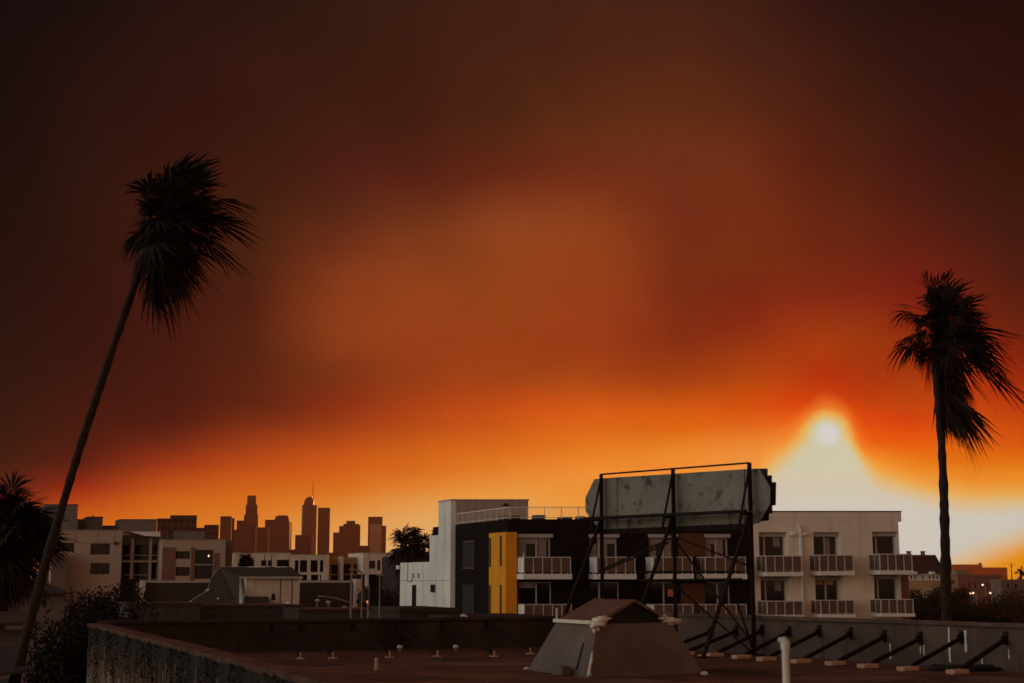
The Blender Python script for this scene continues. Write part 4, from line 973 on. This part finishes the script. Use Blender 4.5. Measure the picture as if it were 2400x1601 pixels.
ochre = block('ochre_block', 'ochre recessed wing with white post between the white wings', 'building', YL + 2, (771, 1306, 856, 1380), 10, 'ochre', [(776, 1323, 794, 1345), (806, 1322, 822, 1345), (829, 1322, 852, 1345), (776, 1348, 796, 1362), (806, 1348, 850, 1362)], wm='darkframe')
x0, x1, z0, z1 = rc(797.5, 1304, 804.5, 1362, YL); MB().box(Fr((0, YL)), x0, x1, 0, 1.9, 0, z1).build('white_post', 'chalk', ochre[0])
lw3 = [(865, 1314, 880, 1333), (884, 1313, 892, 1337), (898, 1313, 906, 1338), (909, 1313, 923, 1339)]
o, fr = block('white_block', 'white building with four tall windows left of small palms, right wing', 'building', YL - 2, (851, 1297, 931, 1346), 12, 'chalk', lw3, wm='darkframe', mull=(.5,), coping=('frame', .15), zbase=zz(1346, YL - 2))
for px0, px1 in ((857, 864), (925, 931)):
    x0, x1, z0, z1 = rc(px0, 1346, px1, 1380, YL - 2); MB().box(fr, x0, x1, .02, .7, 0, z1 - .005).build('column', 'chalk', o)
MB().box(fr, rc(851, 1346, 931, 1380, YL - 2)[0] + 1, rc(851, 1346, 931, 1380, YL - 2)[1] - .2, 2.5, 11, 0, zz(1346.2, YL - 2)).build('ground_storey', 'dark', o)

# dark-roofed house with white gable wing
YH = 170.0; fh = Fr((0, YH))
house = thing('gabled_house', 'old house with dark hip roof and tan gable wing in the middle distance', 'house', Vector((xx(620, 1400, YH), YH, 0)))
x0, x1, z0, z1 = rc(579, 1355, 702, 1412, YH)
hw = rc(636, 1392, 646, 1407, YH)
mb = MB(); shell(mb, fh, x0, x1, 0, z1, 9, [hw]); mb.build('wing_wall', 'barn', house)
window(house, fh, *hw, b=.12, fw=.05, fm='darkframe')
# left end of the wing whitened: cool sky light put into its colour
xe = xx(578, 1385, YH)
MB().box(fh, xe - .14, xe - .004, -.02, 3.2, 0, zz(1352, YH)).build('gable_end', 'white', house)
for px in (657, 684): x = xx(px, 1380, YH); MB().box(fh, x - .06, x + .06, -.05, -.003, 3, z1).build('corner_board', 'taupe', house)
for px in (597, 617, 637, 671): x = xx(px, 1370, YH); MB().box(fh, x - .025, x + .025, -.03, -.003, zz(1392, YH), z1).build('batten', 'barn', house)
# roof of the wing: eave in front, ridge behind
e0, e1 = fh.p(xx(559, 1351, YH) , -.5, zz(1352.5, YH)), fh.p(xx(708, 1351, YH), -.5, zz(1352.5, YH))
r0_, r1_ = P(514, 1330, YH + 5), P(682, 1330, YH + 5)
nrow = 6
for k in range(nrow):
    f0, f1 = k / nrow, (k + 1) / nrow
    a, b, c, d = e0.lerp(r0_, f0), e1.lerp(r1_, f0), e1.lerp(r1_, f1 + .01), e0.lerp(r0_, f1 + .01)
    MB().prism([a, b, c - Vector((0, 0, .03)), d - Vector((0, 0, .03))], (0, 0, .08)).build('shingle_course', 'shingle', house)
MB().beam(e0 + Vector((0, -.06, -.06)), e1 + Vector((0, -.06, -.06)), .1, .22).build('gutter', 'frame', house)
for pa, pb_ in ((580, 622), (645, 672)): MB().beam(P(pa, 1330, YH + 4.9), P(pb_, 1330, YH + 4.9), .25, .22).build('ridge_cap', 'white', house)
MB().beam(P(514, 1329.5, YH + 5), P(580, 1329.5, YH + 5), .2, .16).build('ridge_cap', 'blind', house)
for px, y0 in ((621, 1298), (637, 1300), (678, 1301)): q = P(px, y0, YH + 5.2); MB().tube([Vector((q.x, q.y, P(px, 1331, YH + 5.2).z)), q], .06, 6).build('flue_pipe', 'darkframe', house)
# main hip roof to the left
hp = [P(514, 1330, YH + 5), P(493, 1358, YH + 3), P(487, 1384, YH + 1), P(438, 1414, YH - 2), P(560, 1416, YH - 2.5), P(562, 1352, YH + 1)]
MB().add([hp[0], hp[1], hp[2], hp[3], hp[4], hp[5], P(540, 1415, YH - 2.3)], [(0, 1, 2, 6), (2, 3, 6), (0, 6, 4, 5)]).build('hip_roof', 'shingle', house)
for a, b in ((hp[0], hp[1]), (hp[1], hp[2])): MB().beam(a, b, .10, .08).build('hip_cap', 'blind', house)
MB().beam(hp[2], hp[3], .12, .1).build('hip_flashing', 'frame', house)
for q, r_ in ((hp[2], .22), (hp[3], .22), (P(447, 1412, YH - 2), .15), (P(511, 1403, YH - 2), .14)): MB().blob(q, (r_ * 1.2, r_, r_ * .8), 5, amp=.5).build('flashing_patch', 'white', house)
MB().box(Fr((0, YH - 1)), P(440, 1416, YH - 1).x, P(562, 1416, YH - 1).x, 0, 8, 0, zz(1414, YH - 1)).build('main_wall', 'dark', house)
# lean-to
MB().prism([P(570, 1411, YH - 1.5), P(632, 1411, YH - 1.5), P(627, 1400, YH - .1), P(574, 1400, YH - .1)], (0, 0, .1)).build('lean_to_roof', 'shingle', house)
MB().box(Fr((0, YH - 1.3)), P(574, 1412, YH - 1.3).x, P(629, 1412, YH - 1.3).x, 0, 1.25, 0, zz(1412, YH - 1.3)).build('lean_to_wall', 'taupe', house)
q = P(674, 1415, YH - 3)
t = thing('satellite_dish', 'bright white satellite dish below the tan gable wing', 'satellite dish', Vector((q.x, q.y, 0)))
MB().tube([q + Vector((0, .1, 0)), q, q + Vector((0, -.06, .02))], [.05, .22, .28], 14).build('dish', 'trim', t); MB().tube([Vector((q.x, q.y, 0)), q], .04, 6).build('pole', 'galv', t)
# flat dark buildings either side with pale copings
def dark_flat(label, Y, rect, cop, colm=None):
    x0, x1, z0, z1 = rc(*rect, Y); t = thing('workshop', label, 'building', Vector(((x0 + x1) / 2, Y, 0))); f = Fr((0, Y))
    MB().box(f, x0, x1, 0, 10, 0, z1).build('wall', 'shingle', t)
    n = 6
    for k in range(n):
        a, b = x0 + (x1 - x0) * k / n, x0 + (x1 - x0) * (k + 1) / n - .03
        MB().box(f, a, b, -.12, .2, z1 + .003, z1 + cop).build('coping', 'frame', t)
    return t, f, (x0, x1, z0, z1)
t, f, r_ = dark_flat('dark flat-roofed workshop with pale coping left of the hip roof', 176, (340, 1366, 492, 1420), .26)
x0, x1, z0, z1 = rc(329, 1360, 340, 1413, 175); MB().box(Fr((0, 175)), x0, x1, -.2, .8, 0, z1).build('pier', 'barn', t)
t, f, r_ = dark_flat('dark flat-roofed workshop with pale coping right of the tan gable wing', 182, (703, 1366, 832, 1412), .30)
x0, x1, z0, z1 = rc(833, 1357, 847, 1408, 181); MB().box(Fr((0, 181)), x0, x1, -.1, 2.2, 0, z1).build('pier', 'barn', t)
for px, py in ((744, 1407), (770, 1412), (808, 1424), (828, 1424), (838, 1425)):
    q = P(px, py, 160)
    t = thing('roof_vent', {744: 'leftmost pale vent below the right workshop', 770: 'larger pale vent below the right workshop wall', 808: 'small pale vent left of the street lamp pole', 828: 'small pale vent just right of the lamp pole', 838: 'rightmost tiny pale vent below the pale pier'}[px], 'vent', Vector((q.x, q.y, 0)), 'small pale vents below the workshop')
    MB().blob(q, (.28, .2, .16), px, amp=.4).build('hood', 'frame', t); MB().tube([Vector((q.x, q.y, 0)), q], .09, 8).build('duct', 'galv', t)
# low dark roofs in front of them
for k, (rect, Yl, lab) in enumerate((((300, 1413, 470, 1470), 120, 'low dark shed roof behind the left parapet corner'), ((455, 1418, 720, 1470), 128, 'low dark roof in front of the old house'), ((700, 1427, 945, 1470), 122, 'low dark roof behind the thin masts'), ((938, 1425, 1070, 1470), 88, 'dark low wall below the white stepped end wall'), ((1060, 1444, 1300, 1470), 84, 'dark low wall below the yellow bay'))):
    x0, x1, z0, z1 = rc(*rect, Yl); t = thing('low_building', lab, 'building', Vector(((x0 + x1) / 2, Yl, 0)), 'low dark roofs beyond the parapet')
    MB().box(Fr((0, Yl)), x0, x1, 0, 7, 0, z1 - .25).build('wall', 'shingle' if k < 3 else 'roofred', t); MB().box(Fr((0, Yl)), x0 - .1, x1 + .1, -.1, 7.1, z1 - .247, z1).build('roof', 'roofred', t)

# ------------------------------------------------------------------ street lamps, signal, poles
def street_lamp(label, px, ptop, Y, arm, name='street_lamp'):
    top = P(px, ptop, Y); b = Vector((top.x, top.y, 0)); t = thing(name, label, 'street lamp', b, 'street lamps')
    MB().tube([b, Vector((top.x, top.y, top.z))], [.12, .07], 8).build('pole', 'galv', t)
    e = P(arm[0], arm[1], Y); a_ = Vector((top.x, top.y, P(px, 1413, Y).z)); MB().tube([a_, a_.lerp(e, .5) + Vector((0, 0, .08)), e], [.06, .05, .045], 6).build('arm', 'galv', t)
    MB().blob(e + Vector((-.2, 0, 0)), (.38, .16, .08), 2, amp=.1).build('lamp_head', 'galv', t)
    return t
street_lamp('grey street lamp with long arm reaching left before the workshop', 824, 1341, 118, (760, 1398))
sg = P(864, 1372, 116); b = Vector((sg.x, sg.y, 0)); t = thing('traffic_signal', 'traffic signal pole with amber-lit head left of the white end wall', 'traffic signal', b)
MB().tube([b, sg], [.11, .08], 8).build('pole', 'galv', t)
MB().box(Fr((sg.x, sg.y)), -.42, -.1, -.25, .1, sg.z - 1.3, sg.z - .25).build('signal_head', 'darkframe', t); q = P(861, 1411, 115.6)
for dz in (.45, .75, 1.05): MB().tube([Vector((sg.x - .26, sg.y - .25, sg.z - dz)), Vector((sg.x - .26, sg.y - .36, sg.z - dz))], [.12, .13], 10).build('visor', 'darkframe', t)
MB().blob(q, (.09, .08, .13), 5, amp=.3).build('lit_lens', 'amber', t)
# lit lamps of the street on the right
for k, (px, py, lab) in enumerate(((2243, 1390, 'lit street lamp nearest the right palm trunk'), (2274, 1391, 'lit street lamp, left one of the close pair'), (2281, 1390, 'lit street lamp, right one of the close pair'), (2303, 1371, 'highest lit street lamp before the tan block'), (2321, 1390, 'rightmost lit street lamp'), (2248, 1410, 'lowest and dimmest lit street lamp'))):
    Y_ = 240; q = P(px, py, Y_); b = Vector((q.x + .5, q.y, 0)); t = thing('street_lamp', lab, 'street lamp', b, 'lit street lamps on the right')
    MB().tube([b, Vector((b.x, b.y, q.z + .2))], [.1, .06], 6).build('pole', 'galv', t); MB().beam(Vector((b.x, b.y, q.z + .2)), q + Vector((0, 0, .16)), .06).build('arm', 'galv', t)
    MB().blob(q, (.20, .2, .17) if k < 5 else (.14, .14, .11), k, amp=.05).build('lamp', 'lamp', t)

# ------------------------------------------------------------------ right background
YR = 280.0
rh = thing('tile_roof_house', 'house with big dark roof and two chimneys right of the apartment block', 'house', Vector((xx(2150, 1380, YR), YR, 0)))
x0, x1, z0, z1 = rc(2126, 1346, 2212, 1380, YR); fr = Fr((0, YR))
hs = [rc(a, 1349, a + 5, 1358, YR) for a in (2134, 2143, 2161, 2177, 2186, 2195, 2203)]
mb = MB(); shell(mb, fr, x0, x1, zz(1360, YR), z1, 12, hs, t=.2); mb.build('upper_wall', 'white', rh)
MB().box(fr, x0, x1, .02, 12, 0, zz(1360.2, YR)).build('lower_wall', 'tanwall', rh)
for h in hs: window(rh, fr, *h, b=.1, fw=.04, fm='trim')
a, b_ = P(2095, 1345.5, YR - .6), P(2218, 1345.5, YR - .6); c, d = P(2193, 1302, YR + 5), P(2105, 1302, YR + 5)
MB().prism([a, b_, c, d], (0, .2, .12)).build('roof', 'roofred', rh)
MB().add([b_, b_ + Vector((-3, 11, 0)), c], [(0, 1, 2)]).build('hip_face', 'roofred', rh)
for px in (2132, 2165): x0, x1, z0, z1 = rc(px - 3, 1293, px + 3, 1306, YR + 5); MB().box(Fr((0, YR + 5)), x0, x1, 0, .6, z0, z1).box(Fr((0, YR + 5)), x0 - .08, x1 + .08, -.08, .68, z1 + .002, z1 + .12).build('chimney', 'brick', rh)
for px in (2147, 2187): x0, x1, z0, z1 = rc(px - 4, 1340, px + 4, 1346, YR - 1.2); MB().box(Fr((0, YR - 1.2)), x0, x1, 0, .8, z0, z1).build('dormer', 'white', rh)
far('far_block', 'orange-lit hazy flat block right of the palm trunk', 5000, [(2239, 1323, 2303, 0), (2296, 1319, 2302, 5)], 'hazy blocks on the right horizon')
far('far_block', 'lower orange-lit hazy block at the right horizon', 5200, [(2303, 1330, 2361, 0)], 'hazy blocks on the right horizon')
block('town_block', 'brown block with small square windows behind lit street lamps', 'building', 420, (2246, 1347, 2350, 1420), 14, 'brick', [(2270 + 14 * k, 1366, 2275 + 14 * k, 1378) for k in range(5)], wm='darkframe', mull=())
block('town_block', 'small grey flat-roofed block against the orange far block', 'building', 460, (2243, 1337, 2275, 1400), 10, 'greybox', wm='darkframe')
block('town_block', 'tan stepped block at right edge behind dark trees', 'building', 360, (2348, 1358, 2420, 1420), 4, 'taupe', [(2360, 1368, 2366, 1378), (2378, 1368, 2384, 1378)], wm='darkframe', mull=())
block('town_block', 'pale little block directly right of the palm trunk', 'building', 300, (2226, 1352, 2246, 1400), 6, 'tanwall', [(2232, 1360, 2238, 1368)], wm='darkframe', mull=())
q = P(2370, 1340, 600); t = thing('antenna_mast', 'thin antenna mast on the right horizon', 'antenna', Vector((q.x, q.y, 0)))
top = P(2370, 1319, 600); MB().tube([Vector((q.x, q.y, 0)), top], [.35, .12], 6).build('mast', 'steel', t)
for dz in (1, 2): MB().beam(top + Vector((-1.4 / dz, 0, -dz * .8)), top + Vector((1.4 / dz, 0, -dz * .8)), .15).build('crossbar', 'steel', t)

# ------------------------------------------------------------------ far-left bungalow
YB = 80.0; fb = Fr((0, YB))
bung = thing('bungalow', 'dim pale bungalow with a white-framed window beside the leaning palm', 'house', Vector((xx(70, 1450, YB), YB, 0)))
x0, x1, z0, z1 = rc(-160, 1388, 150, 1500, YB); h = rc(84, 1394, 112, 1421, YB)
mb = MB(); shell(mb, fb, x0, x1, 0, z1, 9, [h]); mb.build('wall', 'taupe', bung)
window(bung, fb, *h, b=.1, mull=(.5,), fm='taupe')
for k in range(14): z = z1 - .17 * (k + 1); MB().box(fb, x0, h[0] - .01, -.025, -.003, z, z + .155).build('siding_board', 'taupe', bung); MB().box(fb, h[1] + .01, x1, -.025, -.003, z, z + .155).build('siding_board', 'taupe', bung)
for k in range(5):
    f0, f1 = k / 5, (k + 1) / 5; a = fb.p(x0 - .4, -.5, z1 - .1); b_ = fb.p(x1 + .3, -.5, z1 - .1); c, d = fb.p(x1 - 1, 4, z1 + .5), fb.p(x0, 4, z1 + .5)
    MB().prism([a.lerp(d, f0), b_.lerp(c, f0), b_.lerp(c, f1 + .02) - Vector((0, 0, .02)), a.lerp(d, f1 + .02) - Vector((0, 0, .02))], (0, 0, .07)).build('roof_course', 'shingle', bung)
x0, x1, z0, z1 = rc(-120, 1452, 75, 1700, 62); porch = thing('porch_roof', 'dim low porch roof at the lower left corner', 'porch', Vector((x0, 62, 0)))
MB().prism([P(-120, 1470, 58), P(92, 1465, 58), P(70, 1440, 64), P(-120, 1438, 64)], (0, 0, .12)).build('roof', 'roofred', porch)
MB().box(Fr((0, 60)), P(-120, 1470, 60).x, P(70, 1470, 60).x, 0, .2, 0, P(0, 1470, 60).z - .1).build('wall', 'taupe', porch)
sh = thing('shed', 'dim brown shed roof at the lower left below the porch', 'shed', P(0, 1601, 50) * 1)
sh.location.z = 0
MB().prism([P(-100, 1600, 44), P(70, 1575, 44), P(50, 1520, 50), P(-100, 1525, 50)], (0, 0, .1)).build('roof', 'roofred', sh)
MB().box(Fr((0, 46)), P(-100, 1590, 46).x, P(50, 1590, 46).x, 0, 4, 0, P(0, 1590, 46).z - .25).build('wall', 'taupe', sh)

# ------------------------------------------------------------------ trees and shrubs
def at_ground(px, Y): q = P(px, 1400, Y); return Vector((q.x, Y, 0))
def hgt(py, Y): return P(1200, py, Y).z
tree('shrub', 'dark shrub mass against the vine-stained wall, lower left', at_ground(205, 47), hgt(1440, 47), (1.5, 1.2, 1.9), 5200, .09, 3, lobes=7, cat='shrub', group='dark shrubs at lower left')
tree('shrub', 'dark leafy shrub left of the wall corner beside the bungalow', at_ground(130, 46), hgt(1402, 46), (.85, .8, 2.6), 4200, .08, 12, lobes=6, cat='shrub', group='dark shrubs at lower left')
tree('shrub', 'dark shrub below the beige block behind the wall corner', at_ground(265, 60), hgt(1405, 60), (1.9, 1.4, 2.0), 5000, .10, 17, lobes=6, cat='shrub', group='dark shrubs at lower left')
tree('shrub', 'low dark shrub at bottom left below the palm trunk', at_ground(140, 40), hgt(1500, 40), (1.1, 1.0, 2.4), 4200, .08, 25, lobes=6, cat='shrub', group='dark shrubs at lower left')
tree('street_tree', 'dark tree left of the white stepped end wall', at_ground(905, 150), hgt(1344, 150), (2.2, 2.2, 3.0), 3600, .16, 31, cat='tree', group='dark trees in the middle distance')
tree('street_tree', 'dark small tree behind the signal pole', at_ground(868, 155), hgt(1372, 155), (1.6, 1.5, 2.4), 2400, .16, 33, cat='tree', group='dark trees in the middle distance')
tree('street_tree', 'dark tree below the beige block with stacked windows', at_ground(245, 150), hgt(1362, 150), (4.6, 3, 3.2), 4200, .2, 35, cat='tree', group='dark trees in the middle distance')
tree('street_tree', 'small dark cypress-like tree in front of the long white building', at_ground(573, 240), hgt(1288, 240), (1.15, .9, 2.6), 2600, .22, 38, cat='tree', group='dark trees in the middle distance')
for k, (px, py, Y_, rx, rz, lab) in enumerate(((2160, 1364, 190, 2.6, 3.0, 'round dark tree before the tan wall of chimney house'), (2205, 1372, 200, 2.4, 2.6, 'dark tree directly behind the right palm trunk'), (2250, 1374, 210, 1.6, 3, 'narrow dark tree right of the palm trunk'), (2300, 1398, 190, 4.5, 2.4, 'wide low dark tree under the lit lamps'), (2370, 1385, 200, 4.5, 3.2, 'dark tree mass at the right picture edge'), (2400, 1372, 240, 3.4, 3.2, 'dark tree behind the right edge trees'), (2150, 1402, 140, 2.6, 2.2, 'reddish dark hedge right of the balconies'), (2235, 1418, 120, 3.0, 1.6, 'low dark hedge above the parapet near palm trunk'), (2330, 1416, 120, 4.0, 1.8, 'low dark hedge above the parapet at far right'))):
    tree('street_tree', lab, at_ground(px, Y_), hgt(py, Y_), (rx, rx * .8, rz), 3000, .17, 50 + k, 'leaf', group='dark trees on the right')
# hanging dry creepers on the left wall
mb = MB(); rnd = random.Random(8)
for k in range(300):
    s_ = abs(rnd.gauss((1.1, 2.6, 4.9, 6.2, 8.4, 10.9, 12.2, 14.8, 16.1, 18.6, 21.0, 23.5, 26.0)[k % 13], .42)); z0 = ZR + .82 - (0 if k % 3 else rnd.uniform(.2, 1.0)); ln = rnd.uniform(.2, 1.7) * rnd.random() ** .8
    p = Lc + vl * s_ - nl * .03
    x = 0
    for j in range(int(ln / .05)):
        x += rnd.uniform(-.02, .02); q = p + vl * x + Vector((0, 0, z0 - j * .05)) - nl * rnd.uniform(0, .06)
        u = Vector((rnd.gauss(0, 1), rnd.gauss(0, 1), rnd.gauss(0, 1))).normalized(); v = u.orthogonal().normalized(); s2 = rnd.uniform(.015, .04)
        mb.quad(q - u * s2, q + v * s2 * .6, q + u * s2, q - v * s2 * .6)
o = stuff(mb.build('creeper', 'leaf2')); tag(o, 'dark dry creeper hanging down the left parapet wall', 'creeper')

# palms
Yp = 45.0
tp_px = [(10, 1700), (39, 1577), (66, 1472), (104, 1331), (145, 1190), (187, 1050), (255, 845), (322, 648), (348, 582), (372, 535)]
pts = [P(x, y, Yp) for x, y in tp_px]; b0_ = pts[0] + (pts[0] - pts[1]).normalized() * ((pts[0].z) / ((pts[1] - pts[0]).normalized().z)); b0_.z = 0
fan_palm('fan_palm', 'tall leaning fan palm on the left with windblown shaggy crown', [b0_] + pts, [.22, .185, .175, .16, .15, .14, .132, .125, .12, .12, .11], P(398, 528, Yp), 2.0, 190, (.5, .1, -.12), 5, skirt=26, skirt_base=P(366, 588, Yp), group='windblown fan palms', skirt_dir=(.35, 0, -.2), m=13, wbend=.6, outline=[(0, 2.31), (15, 2.43), (30, 2.19), (60, 2.38), (80, 3.04), (95, 2.64), (120, 2.55), (150, 2.10), (170, 1.85), (190, 1.81), (210, 1.72), (230, 1.85), (250, 2.77), (270, 3.31), (290, 2.85), (305, 1.54), (322, 2.38), (340, 2.12)])
Yp2 = 48.0
pts = [P(2219, 1480, Yp2), P(2216, 1300, Yp2), P(2212, 1150, Yp2), P(2206, 1020, Yp2), P(2196, 900, Yp2), P(2192, 790, Yp2)]
b0_ = Vector((pts[0].x + .05, pts[0].y, 0))
fan_palm('fan_palm', 'tall upright fan palm on the right with fronds blown to the right', [b0_] + pts, [.24, .19, .17, .15, .14, .14, .13], P(2205, 772, Yp2), 2.5, 190, (.5, .05, -.08), 9, skirt=36, skirt_base=P(2204, 872, Yp2), group='windblown fan palms', skirt_dir=(.35, 0, -.2), m=13, wbend=.6, outline=[(97, 2.42), (80, 2.16), (63, 2.42), (52, 1.84), (41, 2.25), (30, 1.87), (18, 2.33), (5, 2.02), (351, 2.28), (338, 2.16), (321, 3.20), (310, 2.16), (300, 2.02), (290, 2.30), (270, 2.16), (249, 1.70), (230, 1.44), (200, 2.02), (174, 2.28), (159, 2.10), (140, 1.58), (115, 1.96)])
Yp3 = 70.0
q = P(20, 1230, Yp3); b0_ = Vector((q.x - .3, Yp3, 0))
fan_palm('fan_palm', 'bushy dark fan palm cut by the left picture edge', [b0_, q - Vector((.1, 0, 2)), q], [.3, .25, .22], q, 2.9, 90, (.15, .05, -.1), 14, skirt=60, group='bushy background palms', el_lo=-60)
Yp4 = 200.0
q = P(948, 1268, Yp4); b0_ = Vector((q.x - .6, Yp4, 0))
fan_palm('fan_palm', 'small dark fan palm left of the white stepped end wall', [b0_, q - Vector((.4, 0, 3)), q], [.4, .35, .3], q, 3.5, 46, (.12, 0, -.12), 21, skirt=14, group='small palms beside the stepped wall', m=9, el_lo=-55)
q = P(992, 1290, 230); b0_ = Vector((q.x, 230, 0))
fan_palm('fan_palm', 'sparse small palm partly behind the white stepped wall', [b0_, q], [.35, .28], q, 3.0, 26, (.2, 0, -.2), 23, skirt=8, group='small palms beside the stepped wall', m=10)
q = P(1018, 1252, 225); b0_ = Vector((q.x, 225, 0))
fan_palm('fan_palm', 'top of a palm peeking over the upper wall step', [b0_, q], [.35, .28], q, 1.9, 14, (.1, 0, -.2), 27, skirt=2, group='small palms beside the stepped wall', m=10)
q = P(2392, 1338, 420); b0_ = Vector((q.x, 420, 0))
fan_palm('fan_palm', 'tiny distant palm at the right picture edge', [b0_, q], [.35, .28], q, 2.6, 14, (.1, 0, -.2), 29, skirt=4, m=8)
mb = MB().box(Fr((0, 215)), P(930, 1304, 215).x, P(1010, 1304, 215).x, 0, 8, 0, P(970, 1304, 215).z); t = thing('far_house', 'dark roofed house behind the small palms', 'house', Vector((P(970, 1304, 215).x, 215, 0))); mb.build('wall', 'shingle', t)
e = P(930, 1304, 214), P(1012, 1304, 214), P(1004, 1296, 219), P(948, 1296, 219)
MB().prism(e, (0, 0, .2)).build('roof', 'roofred', t)

# ------------------------------------------------------------------ smoky air
hz = MB().add([(-3600, -300, -1), (3600, -300, -1), (3600, 6200, -1), (-3600, 6200, -1), (-3600, -300, 430), (3600, -300, 430), (3600, 6200, 430), (-3600, 6200, 430)],
              [(0, 3, 2, 1), (4, 5, 6, 7), (0, 1, 5, 4), (1, 2, 6, 5), (2, 3, 7, 6), (3, 0, 4, 7)])
hm = bpy.data.materials.new('smoke_haze'); hm.use_nodes = True
ht = hm.node_tree; ht.nodes.clear()
pv = ht.nodes.new('ShaderNodeVolumePrincipled'); ho = ht.nodes.new('ShaderNodeOutputMaterial')
pv.inputs['Color'].default_value = (.90, .62, .45, 1); pv.inputs['Density'].default_value = 3.6e-5; pv.inputs['Anisotropy'].default_value = .72
ht.links.new(pv.outputs[0], ho.inputs['Volume'])
stuff(hz.build('haze', hm))
